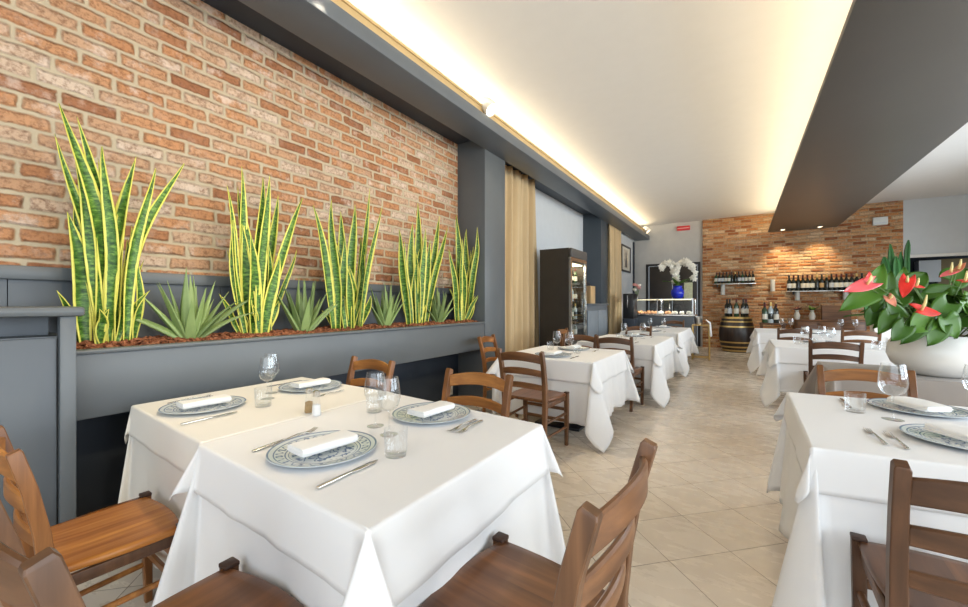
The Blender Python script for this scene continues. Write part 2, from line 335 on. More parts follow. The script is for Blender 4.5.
# ------------------------------------------------------------------ mesh builder
class MB:
    def __init__(s): s.v = []; s.f = []; s.uv = {}
    def add(s, vs, fs, M=None):
        o = len(s.v)
        s.v += [tuple(M @ Vector(p)) if M else tuple(p) for p in vs]
        s.f += [tuple(i + o for i in f) for f in fs]
        return o
    def box(s, lo, hi, M=None):
        (a, b, c), (d, e, f) = lo, hi
        s.add([(a, b, c), (d, b, c), (d, e, c), (a, e, c), (a, b, f), (d, b, f), (d, e, f), (a, e, f)],
              [(0, 3, 2, 1), (4, 5, 6, 7), (0, 1, 5, 4), (1, 2, 6, 5), (2, 3, 7, 6), (3, 0, 4, 7)], M); return s
    def bbox(s, lo, hi, r=0.004, M=None):
        """box with bevelled edges"""
        bm = bmesh.new(); bmesh.ops.create_cube(bm, size=1)
        c = [(p + q) / 2 for p, q in zip(lo, hi)]; d = [q - p for p, q in zip(lo, hi)]
        for v in bm.verts: v.co = Vector((c[i] + v.co[i] * d[i] for i in range(3)))
        r = min(r, min(d) * 0.45)
        bmesh.ops.bevel(bm, geom=bm.edges[:], offset=r, segments=2, affect='EDGES', profile=0.5)
        bm.verts.index_update()
        s.add([v.co.copy() for v in bm.verts], [tuple(v.index for v in f.verts) for f in bm.faces], M); bm.free(); return s
    def loft(s, rings, cap=True, close=True, M=None):
        n = len(rings[0]); vs = [p for r in rings for p in r]; fs = []
        for i in range(len(rings) - 1):
            for j in range(n if close else n - 1):
                k = (j + 1) % n
                fs.append((i * n + j, i * n + k, (i + 1) * n + k, (i + 1) * n + j))
        if cap and close:
            fs.append(tuple(reversed(range(n)))); b = (len(rings) - 1) * n; fs.append(tuple(range(b, b + n)))
        s.add(vs, fs, M); return s
    def lathe(s, prof, seg=24, M=None, capb=False, capt=False):
        rings = [[(r * math.cos(2 * PI * j / seg), r * math.sin(2 * PI * j / seg), z) for j in range(seg)] for r, z in prof]
        n = seg; vs = [p for r in rings for p in r]; fs = []
        for i in range(len(rings) - 1):
            for j in range(n):
                k = (j + 1) % n; fs.append((i * n + j, i * n + k, (i + 1) * n + k, (i + 1) * n + j))
        if capb: fs.append(tuple(reversed(range(n))))
        if capt: b = (len(rings) - 1) * n; fs.append(tuple(range(b, b + n)))
        s.add(vs, fs, M); return s
    def tube(s, path, rad, seg=8, M=None, flat=1.0):
        path = [Vector(p) for p in path]; rings = []
        ref = Vector((0.31, 0.2, 0.93))
        for i, p in enumerate(path):
            t = (path[min(i + 1, len(path) - 1)] - path[max(i - 1, 0)]).normalized()
            a = t.cross(ref)
            if a.length < 1e-3: a = t.cross(Vector((1, 0, 0)))
            a.normalize(); b = t.cross(a).normalized()
            r = rad[i] if isinstance(rad, (list, tuple)) else rad
            rings.append([p + a * (r * math.cos(2 * PI * j / seg)) + b * (r * flat * math.sin(2 * PI * j / seg)) for j in range(seg)])
        return s.loft(rings, True, True, M)
    def bar(s, path, w, d, M=None, ch=0.25, ref=(1, 0, 0)):
        """bar of rounded-rectangle section: w along ref, d across"""
        path = [Vector(p) for p in path]; rings = []; R = Vector(ref)
        for i, p in enumerate(path):
            t = (path[min(i + 1, len(path) - 1)] - path[max(i - 1, 0)]).normalized()
            b = t.cross(R).normalized(); a = b.cross(t).normalized()
            ww = (w[i] if isinstance(w, (list, tuple)) else w) / 2; dd = (d[i] if isinstance(d, (list, tuple)) else d) / 2
            c = ch * min(ww, dd)
            pts = [(ww, dd - c), (ww - c, dd), (-ww + c, dd), (-ww, dd - c), (-ww, -dd + c), (-ww + c, -dd), (ww - c, -dd), (ww, -dd + c)]
            rings.append([p + a * x + b * y for x, y in pts])
        return s.loft(rings, True, True, M)
    def build(s, name, mat, parent=None, smooth=35, loc=None, rot=None, uvs=None):
        me = bpy.data.meshes.new(name); me.from_pydata(s.v, [], s.f)
        bm = bmesh.new(); bm.from_mesh(me); bmesh.ops.recalc_face_normals(bm, faces=bm.faces); bm.to_mesh(me); bm.free()
        if smooth:
            me.shade_smooth()
            if smooth < 180: me.set_sharp_from_angle(angle=math.radians(smooth))
        if uvs:
            l = me.uv_layers.new(name='UVMap')
            for lp in me.loops: l.data[lp.index].uv = uvs[lp.vertex_index]
        for q in (mat if isinstance(mat, (list, tuple)) else [mat]): me.materials.append(q)
        o = bpy.data.objects.new(name, me); COL.objects.link(o)
        if parent: o.parent = parent
        if loc is not None: o.location = loc
        if rot is not None: o.rotation_euler = rot
        return o
def tag(o, label, cat, group=None, kind=None):
    o['label'] = label; o['category'] = cat
    if group: o['group'] = group
    if kind: o['kind'] = kind
    return o
def empty(name, loc, rz=0.0, label=None, cat=None, group=None):
    o = bpy.data.objects.new(name, None); COL.objects.link(o); o.location = loc; o.rotation_euler = (0, 0, rz)
    o.empty_display_size = 0.05
    if label: tag(o, label, cat, group)
    return o
def struct(name, b, mat, smooth=35):
    o = b.build(name, mat, None, smooth); o['kind'] = 'structure'; return o
def copy_tree(o, parent=None):
    c = o.copy(); COL.objects.link(c); c.parent = parent
    for ch in list(o.children): copy_tree(ch, c)
    return c
def rotm(loc, rz=0.0, rx=0.0, ry=0.0, s=1.0):
    return Matrix.Translation(Vector(loc)) @ Euler((rx, ry, rz)).to_matrix().to_4x4() @ Matrix.Scale(s, 4)
# ================================================================== THE SETTING
ZC = 3.80
struct('floor', MB().box((-3.6, -2.4, -0.08), (5.2, 15.4, 0.0)), M_floor, 0)
struct('ceiling', MB().box((-3.6, -2.4, ZC), (5.2, 15.4, ZC + 0.1)), M_ceiling, 0)
struct('wall_left', MB().box((-3.45, -2.2, 1.5), (-3.3, 4.46, 3.56)), M_brick, 0)
b = MB()
for y0, y1 in ((-2.2, -0.62), (-0.616, 0.42), (0.424, 1.46), (1.464, 2.5), (2.504, 3.54), (3.544, 4.46)):
    b.box((-3.45, y0, 0.70), (-3.3, y1, 1.5))
struct('wall_left', b, M_slate, 0)
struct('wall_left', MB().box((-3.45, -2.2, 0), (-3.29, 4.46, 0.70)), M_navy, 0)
struct('trim_1', MB().bbox((-3.3, -2.2, 1.43), (-3.265, 4.46, 1.505), 0.006), M_slate_lit)
struct('wall_left', MB().box((-3.45, 5.0, 0), (-3.3, 9.68, 3.56)), M_white_wall, 0)
struct('wall_left', MB().box((-3.45, 10.18, 0), (-2.97, 13.9, 3.56)), M_white_wall, 0)
struct('column_1', MB().bbox((-3.46, 4.46, 0), (-2.85, 5.0, 3.505), 0.006), M_slate_lit)
struct('column_2', MB().bbox((-3.46, 9.68, 0), (-2.85, 10.18, 3.505), 0.006), plain('column_shade_tone', (0.06, 0.075, 0.092), 0.42, 0, 0.45, 0.05, 2.0))  # dark tone of the shaded side put into the whole column's colour
struct('trim_2', MB().box((-3.02, 13.58, 0), (-2.93, 13.7, 3.3)), M_navy, 0)
# left soffit with the light cove on its back
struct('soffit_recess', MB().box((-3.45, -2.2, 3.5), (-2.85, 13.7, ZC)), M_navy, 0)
struct('beam_left', MB().bbox((-2.86, -2.2, 3.345), (-2.47, 13.7, 3.475), 0.008), M_slate)
struct('trim_3', MB().box((-2.56, -2.2, 3.475), (-2.52, 13.7, 3.57)).box((-2.56, -2.2, 3.57), (-2.505, 13.7, 3.592)), M_gold, 0)
# right dropped beam
struct('beam_right', MB().bbox((0.62, -2.2, 3.245), (2.05, 13.4, 3.30), 0.004), M_beam)
struct('beam_right', MB().box((0.86, -2.2, 3.30), (1.98, 13.4, ZC)), M_ceiling, 0)
struct('beam_right', MB().box((1.98, -2.2, 3.30), (2.05, 13.4, ZC)), M_beam, 0)
# back wall
struct('wall_back', MB().box((-3.45, 13.7, 2.56), (-0.97, 13.85, ZC)).box((-3.45, 13.7, 0), (-2.58, 13.85, 2.56)).box((-1.03, 13.7, 0), (-0.97, 13.85, 2.56)), M_grey_wall, 0)
struct('wall_back', MB().box((-0.97, 13.62, 0), (3.3, 13.85, ZC)), M_brick_far, 0)
struct('wall_back', MB().box((3.3, 13.66, 2.46), (5.2, 13.85, ZC)).box((3.3, 13.66, 0), (5.2, 13.85, 0.95)), M_bulk, 0)
struct('trim_4', MB().bbox((3.3, 13.60, 2.40), (5.2, 13.7, 2.47), 0.004).bbox((3.29, 13.60, 0.95), (3.36, 13.7, 2.40), 0.004), M_white_matte)
struct('wall_back', MB().box((3.2, 15.2, 0), (5.2, 15.35, 2.6)).box((3.2, 13.85, 0), (3.3, 15.2, 2.6)).box((3.2, 13.85, 2.56), (5.2, 15.2, 2.66)), M_navy, 0)
d = MB(); d.box((-2.58, 13.68, 0), (-2.50, 13.74, 2.56)); d.box((-1.11, 13.68, 0), (-1.03, 13.74, 2.56)); d.box((-2.5, 13.68, 2.49), (-1.11, 13.74, 2.56))
fr = struct('door_1', d, M_black, 0)
q = MB().bbox((-2.49, 13.71, 0.01), (-1.815, 13.76, 2.485), 0.004).bbox((-1.805, 13.71, 0.01), (-1.12, 13.76, 2.485), 0.004).build('door_leaf', plain('door_dark', (0.035, 0.03, 0.027), 0.45, 0, 0.4, 0.1), fr)
MB().bbox((-1.90, 13.66, 1.0), (-1.86, 13.71, 1.3), 0.006).build('door_handle', M_steel, fr)
# window walls outside the picture (they let the daylight in)
b = MB().box((4.8, -2.2, 0), (4.95, 13.9, 0.55)).box((4.8, -2.2, 2.95), (4.95, 13.9, ZC))
for y0, y1 in ((-2.2, -1.0), (2.25, 3.0), (6.25, 7.0), (10.25, 13.9)): b.box((4.8, y0, 0.55), (4.95, y1, 2.95))
struct('wall_right', b, M_white_matte, 0)
struct('wall_front', MB().box((-3.45, -2.35, 0), (-2.3, -2.2, ZC)).box((3.5, -2.35, 0), (4.95, -2.2, ZC)).box((-2.3, -2.35, 0), (3.5, -2.2, 0.5)).box((-2.3, -2.35, 3.1), (3.5, -2.2, ZC)), M_white_matte, 0)

# ================================================================== BUILT-IN FURNITURE AND PLANTER
t = empty('planter_trough', (-3.07, 2.5, 0), 0, 'long slate grey planter box built along the brick wall', 'planter')
def loc(lo, hi, o=(-3.07, 2.5, 0)): return tuple(a - c for a, c in zip(lo, o)), tuple(a - c for a, c in zip(hi, o))
MB().bbox(*loc((-2.885, 0.575, 0.70), (-2.855, 4.455, 1.045)), 0.003).build('front_board', M_slate_lit, t)
MB().bbox(*loc((-2.90, 0.575, 1.035), (-2.835, 4.455, 1.062)), 0.012).build('rim', M_slate_lit, t)
MB().box(*loc((-3.285, 0.575, 0.70), (-2.885, 4.455, 0.72))).build('bottom_board', M_slate, t, 0)
# bark mulch
b = MB(); nx, ny = 8, 70; vs = []; fs = []
for i in range(ny + 1):
    for j in range(nx + 1):
        x = -3.275 + 0.372 * j / nx; y = 0.60 + 3.83 * i / ny
        vs.append((x, y, 1.035 + 0.02 * math.sin(PI * j / nx) + 0.012 * math.sin(y * 9 + x * 7)))
for i in range(ny):
    for j in range(nx):
        a = i * (nx + 1) + j; fs.append((a, a + 1, a + nx + 2, a + nx + 1))
b.add(vs, fs)
for k in range(2400):
    x = random.uniform(-3.26, -2.915); y = random.uniform(0.61, 4.42)
    z = 1.042 + 0.026 * math.sin(PI * (x + 3.275) / 0.372) + random.uniform(0, 0.014)
    l, w, h = random.uniform(0.012, 0.04), random.uniform(0.006, 0.018), random.uniform(0.003, 0.008)
    b.box((-l, -w, -h), (l, w, h), rotm((x, y, z), random.uniform(0, 6.28), random.uniform(-0.5, 0.5), random.uniform(-0.5, 0.5)))
o = b.build('bark_mulch', M_bark, None, 0); tag(o, 'reddish bark chips covering the soil in the long planter', 'mulch', None, 'stuff')
# low cabinet at the left edge
t = empty('storage_cabinet', (-3.0, -0.4, 0), 0, 'slate grey cabinet with rounded top slab left of the planter', 'cabinet')
O = (-3.0, -0.4, 0)
MB().bbox(*loc((-3.28, -2.0, 1.237), (-2.72, 0.60, 1.285), O), 0.018).build('top', M_slate_lit, t)
MB().box(*loc((-3.28, -2.0, 0), (-2.80, 0.565, 1.14), O)).box(*loc((-3.28, -2.0, 1.14), (-3.0, 0.52, 1.237), O)).build('body', M_slate, t, 0)
MB().bbox(*loc((-2.80, 0.515, 0.0), (-2.75, 0.572, 1.237), O), 0.004).build('stile', M_slate_lit, t)
MB().bbox(*loc((-2.80, -0.60, 0.06), (-2.772, 0.508, 1.135), O), 0.004).build('door', M_slate, t)
MB().bbox(*loc((-2.80, -1.75, 0.06), (-2.772, -0.612, 1.135), O), 0.004).build('door', M_slate, t)
# wall outlet under the planter
p = onX(450, 390, -3.285)
t = empty('wall_outlet', p, 0, 'small white wall outlet on dark panel below the planter', 'outlet')
MB().bbox((-0.004, -0.05, -0.06), (0.010, 0.05, 0.06), 0.003).build('plate', M_white_matte, t)
MB().bbox((0.009, -0.022, -0.025), (0.013, 0.022, 0.025), 0.001).build('socket', M_label, t)

# curtains
def curtain(name, x, y0, y1, z0, z1, n, label, amp=0.07):
    b = MB(); ny, nz = n * 16, 14; vs = []; fs = []
    for i in range(nz + 1):
        tz = i / nz; z = z1 + (z0 - z1) * tz
        for j in range(ny + 1):
            s = j / ny; k = 0.55 + 0.45 * tz
            yy = y0 + (y1 - y0) * s + 0.02 * math.sin(s * n * 4.1 + 2 * tz)
            xx = x + amp * k * math.sin(2 * PI * n * s + 0.5 * math.sin(3 * tz + s * 5)) + 0.022 * math.sin(2 * PI * n * 2.3 * s + 2.1 * tz + 1.3)
            vs.append((xx, yy, z))
    for i in range(nz):
        for j in range(ny):
            a = i * (ny + 1) + j; fs.append((a, a + 1, a + ny + 2, a + ny + 1))
    b.add(vs, fs)
    o = b.build(name, M_curtain, None, 180); tag(o, label, 'curtain')
    m = o.modifiers.new('thick', 'SOLIDIFY'); m.thickness = 0.004
    return o
curtain('curtain', -3.12, 5.02, 6.6, 0.02, 3.49, 6, 'wide ochre curtain hanging beside the large slate column')
curtain('curtain', -2.90, 10.5, 11.75, 0.02, 3.49, 5, 'narrower ochre curtain far back past the second column', 0.06)

# glass fronted wine fridge
t = empty('wine_fridge', (-2.67, 6.8, 0), 0, 'tall dark refrigerated display cabinet with lit glass door', 'fridge')
O = (-2.67, 6.8, 0)
M_fr = plain('fridge_dark', (0.032, 0.028, 0.024), 0.35, 0, 0.5, 0.08)
fb = MB().box(*loc((-2.95, 6.39, 0.0), (-2.42, 6.42, 2.235), O)).box(*loc((-2.95, 7.17, 0.0), (-2.42, 7.2, 2.235), O)).box(*loc((-2.95, 6.42, 0.05), (-2.92, 7.17, 2.235), O))
fb.box(*loc((-2.95, 6.42, 2.0), (-2.42, 7.17, 2.235), O)).box(*loc((-2.95, 6.42, 0.05), (-2.42, 7.17, 0.35), O))
fb.build('body', M_fr, t, 0)
f = MB()
for lo, hi in (((-2.42, 6.39, 0.35), (-2.385, 6.45, 2.08)), ((-2.42, 7.14, 0.35), (-2.385, 7.2, 2.08)), ((-2.42, 6.45, 2.02), (-2.385, 7.14, 2.08)), ((-2.42, 6.45, 0.35), (-2.385, 7.14, 0.42))):
    f.box(*loc(lo, hi, O))
dr = f.build('door', M_steel, t, 0)
MB().box(*loc((-2.405, 6.45, 0.42), (-2.40, 7.14, 2.02), O)).build('pane', M_pane, dr, 0)
MB().bbox(*loc((-2.385, 7.10, 1.0), (-2.36, 7.13, 1.5), O), 0.004).build('handle', M_steel, dr)
MB().bbox(*loc((-2.42, 6.39, 2.08), (-2.37, 7.2, 2.235), O), 0.02).build('header', M_beam, t)
MB().box(*loc((-2.91, 6.44, 1.98), (-2.45, 7.15, 1.998), O)).build('lamp', M_fridgelight, t, 0)
M_cream_in = plain('fridge_lining', (0.55, 0.45, 0.28), 0.6)
MB().box(*loc((-2.918, 6.425, 0.36), (-2.912, 7.165, 1.99), O)).build('back_lining', M_cream_in, t, 0)
area('fridge_glow', (-2.6, 6.8, 1.97), (0, 0, 0), 0.3, 0.6, 7, (1.0, 0.85, 0.55))
shelf_z = [0.70, 1.02, 1.34, 1.66]
for z in shelf_z: MB().box(*loc((-2.90, 6.425, z - 0.012), (-2.46, 7.165, z), O)).build('shelf', M_pane, t, 0)
# low grey side cabinet with wooden box
t = empty('side_cabinet', (-2.62, 7.75, 0), 0, 'low blue grey cabinet between fridge and second column', 'cabinet')
O = (-2.62, 7.75, 0)
MB().box(*loc((-2.9, 7.35, 0.0), (-2.44, 8.7, 1.27), O)).build('body', M_slate, t, 0)
MB().bbox(*loc((-2.92, 7.33, 1.27), (-2.40, 8.72, 1.30), O), 0.006).build('top', M_slate_lit, t)
for y0, y1 in ((7.38, 8.02), (8.04, 8.68)): MB().bbox(*loc((-2.44, y0, 0.12), (-2.42, y1, 1.16), O), 0.004).build('door', plain('door_blue_grey', (0.20, 0.235, 0.27), 0.5), t)
t = empty('wooden_box', (-2.52, 7.72, 1.30), 0, 'pale upright wooden box with rope loop on side cabinet', 'box')
MB().bbox((-0.09, -0.15, 0), (0.09, 0.15, 0.34), 0.004).build('body', M_crate, t)
MB().tube([(0.0, -0.1, 0.34), (0, -0.06, 0.40), (0, 0, 0.42), (0, 0.06, 0.40), (0, 0.1, 0.34)], 0.008, 6).build('handle', M_barrel, t, 180)
# framed picture
t = empty('framed_picture', (-2.965, 12.62, 2.66), 0, 'framed sketch of a dark figure on the left wall', 'picture')
f = MB()
for lo, hi in (((0, -0.55, -0.40), (0.03, -0.50, 0.40)), ((0, 0.50, -0.40), (0.03, 0.55, 0.40)), ((0, -0.5, 0.35), (0.03, 0.5, 0.40)), ((0, -0.5, -0.40), (0.03, 0.5, -0.35))): f.box(lo, hi)
f.build('frame', M_black, t, 0)
MB().box((0.0, -0.5, -0.35), (0.008, 0.5, 0.35)).build('mat_board', M_label, t, 0)
MB().box((0.008, -0.26, -0.27), (0.012, 0.26, 0.27)).build('print', plain('print_paper', (0.62, 0.56, 0.46), 0.7, 0, 0.2, 0.2, 8), t, 0)
MB().loft([[(0.012, -0.09, -0.26), (0.012, 0.10, -0.26), (0.014, 0.10, -0.26), (0.014, -0.09, -0.26)], [(0.012, -0.05, 0.02), (0.012, 0.06, 0.02), (0.014, 0.06, 0.02), (0.014, -0.05, 0.02)], [(0.012, -0.02, 0.2), (0.012, 0.03, 0.2), (0.014, 0.03, 0.2), (0.014, -0.02, 0.2)]]).build('figure', M_black, t, 0)

# ceiling spot heads on the cove
def spot_head(p, label, rz=0.0):
    t = empty('spotlight', p, rz, label, 'lamp')
    MB().lathe([(0.0, 0.10), (0.05, 0.10), (0.075, 0.06), (0.085, -0.02), (0.085, -0.09), (0.078, -0.09), (0.07, -0.06)], 20, rotm((0.02, 0, 0.10), 0, 0, -0.75)).build('shade', M_white_matte, t, 50)
    MB().tube([(-0.02, 0, -0.02), (0, 0, 0.06), (0.02, 0, 0.10)], 0.014, 8).build('bracket', M_white_matte, t, 180)
    MB().lathe([(0.001, -0.058), (0.068, -0.058)], 16, rotm((0.02, 0, 0.10), 0, 0, -0.75)).build('lens', M_lamp, t, 0)
pS = onX(486, 112, -2.50); spot_head((-2.50, pS.y, 3.50), 'white round spotlight on the cove ledge above the column')
spot('cove_spot', (-2.42, pS.y, 3.46), (-1.9, 3.9, 0.76), 70, (1.0, 0.84, 0.60), 60)
pS = onX(322, 2, -2.50); spot_head((-2.50, pS.y, 3.50), 'white spotlight on the cove ledge at the top picture edge')
spot('cove_spot', (-2.40, pS.y, 3.46), (-2.45, 0.95, 0.76), 95, (1.0, 0.84, 0.60), 62)
spot_head((-2.50, 13.2, 3.50), 'small spotlight at the far end of the left cove')
# downlights in the far end of the beam
for (x, y, lab) in ((781, 232, 'left one of two lit downlights at the far beam end'), (817, 229, 'right one of two lit downlights at the far beam end')):
    p = onz(x, y, 3.245); p.y = min(p.y, 13.1)
    t = empty('downlight', (p.x, p.y, 3.245), 0, lab, 'lamp', 'recessed downlights in the dark beam')
    MB().lathe([(0.05, 0.0), (0.075, -0.004), (0.085, -0.012), (0.075, -0.016), (0.05, -0.008)], 20).build('ring', M_steel, t, 60)
    MB().lathe([(0.001, -0.007), (0.052, -0.007)], 16).build('lens', M_lamp, t, 0)
    spot('downlight_beam', (p.x, p.y, 3.22), (p.x + 0.02, 13.6, 1.9), 80, (1.0, 0.74, 0.40), 80, 0.9)
# red sign, white wall box
p0, p1 = onY(677, 230.5, 13.66), onY(690, 225, 13.66)
t = empty('emergency_sign', ((p0.x + p1.x) / 2, 13.66, (p0.z + p1.z) / 2), 0, 'small red sign high on the grey back wall', 'sign')
w_, h_ = (p1.x - p0.x) / 2, abs(p1.z - p0.z) / 2
MB().bbox((-w_, -0.04, -h_), (w_, 0.036, h_), 0.006).build('housing', plain('sign_red', (0.62, 0.03, 0.035), 0.4), t)
MB().box((-w_ * 0.92, -0.044, -0.012), (w_ * 0.92, -0.039, 0.012)).build('stripe', plain('sign_stripe', (0.75, 0.42, 0.40), 0.5), t, 0)
p0, p1 = onY(872, 225.5, 13.6), onY(887, 216.5, 13.6)
t = empty('wall_unit', ((p0.x + p1.x) / 2, 13.6, (p0.z + p1.z) / 2), 0, 'white rectangular unit mounted high on far brick wall', 'wall unit')
w_, h_ = (p1.x - p0.x) / 2, abs(p1.z - p0.z) / 2
MB().bbox((-w_, -0.10, -h_), (w_, 0.015, h_), 0.015).build('casing', plain('unit_white', (0.70, 0.72, 0.71), 0.5), t)
MB().box((-w_ * 0.85, -0.104, -h_ * 0.75), (w_ * 0.85, -0.098, -h_ * 0.35)).build('grille', M_bulk, t, 0)
# ================================================================== CHAIRS
def slat_mesh(w, h, zc, yc, bow, arch, th=0.017):
    b = MB(); n = 12; rings = []
    for i in range(n + 1):
        s = -1 + 2 * i / n; x = s * w / 2; k = 1 - s * s
        y = yc - bow * k; z = zc + arch * k; hh = h / 2; t = th / 2; c = 0.005
        dz = 0.006 * k
        rings.append([(x, y - t, z - hh + c), (x, y - t, z + hh + dz - c), (x, y - t + c, z + hh + dz), (x, y + t - c, z + hh + dz), (x, y + t, z + hh + dz - c), (x, y + t, z - hh + c), (x, y + t - c, z - hh), (x, y - t + c, z - hh)])
    return b.loft(rings)
CH_H = 0.90
def post_path(sx):
    return [(sx * 0.190, -0.215, 0.0), (sx * 0.197, -0.195, 0.25), (sx * 0.201, -0.190, 0.47), (sx * 0.204, -0.205, 0.62), (sx * 0.207, -0.234, 0.77), (sx * 0.209, -0.268, CH_H - 0.008), (sx * 0.209, -0.271, CH_H)]
def back_y(z):
    pts = [(0.47, -0.190), (0.62, -0.205), (0.77, -0.234), (0.90, -0.271)]
    for (z0, y0), (z1, y1) in zip(pts, pts[1:]):
        if z0 <= z <= z1: return y0 + (y1 - y0) * (z - z0) / (z1 - z0)
    return -0.19
def make_chair():
    r = empty('dining_chair', (0, 0, 0))
    w, wz = WD['chestnut'], WDZ['chestnut']
    for sx in (-1, 1):
        MB().bar(post_path(sx), [0.032, 0.035, 0.038, 0.036, 0.034, 0.033, 0.026], [0.034, 0.04, 0.045, 0.043, 0.040, 0.039, 0.031], None, 0.16).build('rear_post', wz, r, 28)
        l = MB().bar([(sx * 0.212, 0.212, 0), (sx * 0.215, 0.208, 0.2), (sx * 0.218, 0.202, 0.478)], [0.029, 0.036, 0.04], [0.029, 0.036, 0.04]).build('leg', wz, r, 40)
        MB().bbox((sx * 0.218 - 0.021, 0.181, 0.478), (sx * 0.218 + 0.021, 0.223, 0.492), 0.004).build('leg_cap', M_cap, l)
        for z in (0.16, 0.285):
            MB().tube([(sx * 0.196, -0.20, z), (sx * 0.215, 0.207, z + 0.012)], [0.011, 0.012], 8).build('stretcher', w, r, 60)
        MB().bbox((sx * 0.206 - 0.010, -0.19, 0.415), (sx * 0.206 + 0.010, 0.20, 0.456), 0.003).build('seat_rail', WDZ['walnut'], r)
    for z, y in ((0.225, 0.208), (0.33, 0.206)):
        MB().bar([(-0.21, y, z), (0.21, y, z)], 0.016, 0.028, ref=(0, 1, 0)).build('stretcher', w, r, 40)
    MB().tube([(-0.19, -0.205, 0.25), (0.19, -0.205, 0.25)], 0.012, 8).build('stretcher', w, r, 60)
    MB().bbox((-0.20, 0.192, 0.415), (0.20, 0.212, 0.456), 0.003).build('seat_rail', WDZ['walnut'], r)
    # seat: bowed front, slightly dished, rounded edge
    def outline(t):
        pts = []
        for i in range(13):
            s = -1 + 2 * i / 12; pts.append((s * 0.222, 0.196 + 0.030 * (1 - s * s)))
        for i in range(1, 8):
            s = i / 8; pts.append((0.222 - 0.030 * s + 0.012 * math.sin(PI * s), 0.196 - 0.375 * s))
        for i in range(9):
            s = 1 - 2 * i / 8; pts.append((s * 0.180, -0.183))
        for i in range(7, 0, -1):
            s = i / 8; pts.append((-(0.222 - 0.030 * s + 0.012 * math.sin(PI * s)), 0.196 - 0.375 * s))
        return [(x * t, y * t if t < 1 else y * t) for x, y in pts]
    rings = []
    for t, z in ((0.93, 0.456), (0.985, 0.459), (1.0, 0.468), (0.995, 0.478), (0.97, 0.4825), (0.85, 0.4815), (0.6, 0.479), (0.3, 0.478), (0.02, 0.478)):
        rings.append([(x, y, z) for x, y in outline(t)])
    MB().loft(rings).build('seat', w, r, 50)
    for zc, h, bow, arch in ((0.835, 0.068, 0.040, 0.022), (0.712, 0.052, 0.038, 0.018), (0.592, 0.045, 0.034, 0.014)):
        MB_ = slat_mesh(0.40, h, zc - 0.006, back_y(zc), bow, arch); MB_.build('back_slat', w, r, 40)
    return r
CHAIR = make_chair(); chair_used = [False]
def recolor(root, shade):
    for ch in root.children:
        if ch.name.startswith(('seat_rail', 'leg_cap')): pass
        else:
            ch.material_slots[0].link = 'OBJECT'
            ch.material_slots[0].material = (WDZ if ch.name.startswith(('rear_post', 'leg')) else WDS if ch.name.startswith('seat') else WD)[shade]
def chair(x, y, rz, shade, label, sc=1.0, group=None):
    c = CHAIR if not chair_used[0] else copy_tree(CHAIR)
    chair_used[0] = True
    c.location = (x, y, 0.001); c.rotation_euler = (0, 0, math.radians(rz)); c.scale = sc if isinstance(sc, tuple) else (sc, sc, sc)
    recolor(c, shade); tag(c, label, 'chair')
    if group: c['group'] = group
    return c
G1, G2 = 'dining chairs at the left row of tables', 'dining chairs at the right row of tables'
# chairs of the two joined tables in front
chair(-1.985, 0.485, -2, 'amber', 'honey brown ladder-back chair at the warm-lit clothed table, by the cabinet', (0.96, 0.88, 0.96), G1)
chair(-1.09, 0.41, 2, 'chestnut', 'ladder-back chair cut off at the bottom left, before the front white table', 1.03, G1)
chair(-0.495, 0.945, 87, 'chestnut', 'brown ladder-back chair standing on the aisle side of the front white table', 1.03, G1)
chair(-1.29, 1.685, 181, 'amber', 'ladder-back chair behind the front white table, facing the camera', 1.0, G1)
chair(-2.26, 1.735, 177, 'amber', 'ladder-back chair behind the warm-lit clothed table under the planter', 1.0, G1)
# second table of the left row
chair(-1.57, 3.295, -3, 'chestnut', 'ladder-back chair with its back to us at the second left table', 1.0, G1)
chair(-2.40, 4.24, -82, 'amber', 'ladder-back chair against the column at the second left table', 1.0, G1)
chair(-1.76, 4.80, 182, 'chestnut', 'ladder-back chair at the far end of the second left table', 1.0, G1)
# third and fourth
chair(-1.29, 5.22, -3, 'walnut', 'ladder-back chair with its back to us at the third left table', 1.0, G1)
chair(-1.55, 7.30, 180, 'chestnut', 'ladder-back chair between the third and fourth left tables', 1.0, G1)
chair(-2.12, 6.05, -85, 'amber', 'ladder-back chair beside the fridge at the third left table', 1.0, G1)
chair(-1.35, 10.25, 180, 'chestnut', 'ladder-back chair at the far end of the left row, before the counter', 1.0, G1)
# right row
chair(0.555, 1.665, -2, 'walnut', 'dark ladder-back chair at the near side of the front right table', 1.0, G2)
chair(0.645, 3.08, 182, 'amber', 'ladder-back chair between the front right table and the flower bowl', 1.0, G2)
chair(0.86, 5.89, -2, 'walnut', 'ladder-back chair with its back to us beyond the flower bowl table', 1.0, G2)
chair(0.72, 8.45, 2, 'walnut', 'ladder-back chair far off, left of the pair between the far right tables', 1.0, G2)
chair(1.52, 8.40, 0, 'chestnut', 'ladder-back chair far off, right of the pair between the far right tables', 1.0, G2)
chair(1.98, 6.9, 90, 'walnut', 'ladder-back chair partly hidden behind the flower bowl leaves', 1.0, G2)

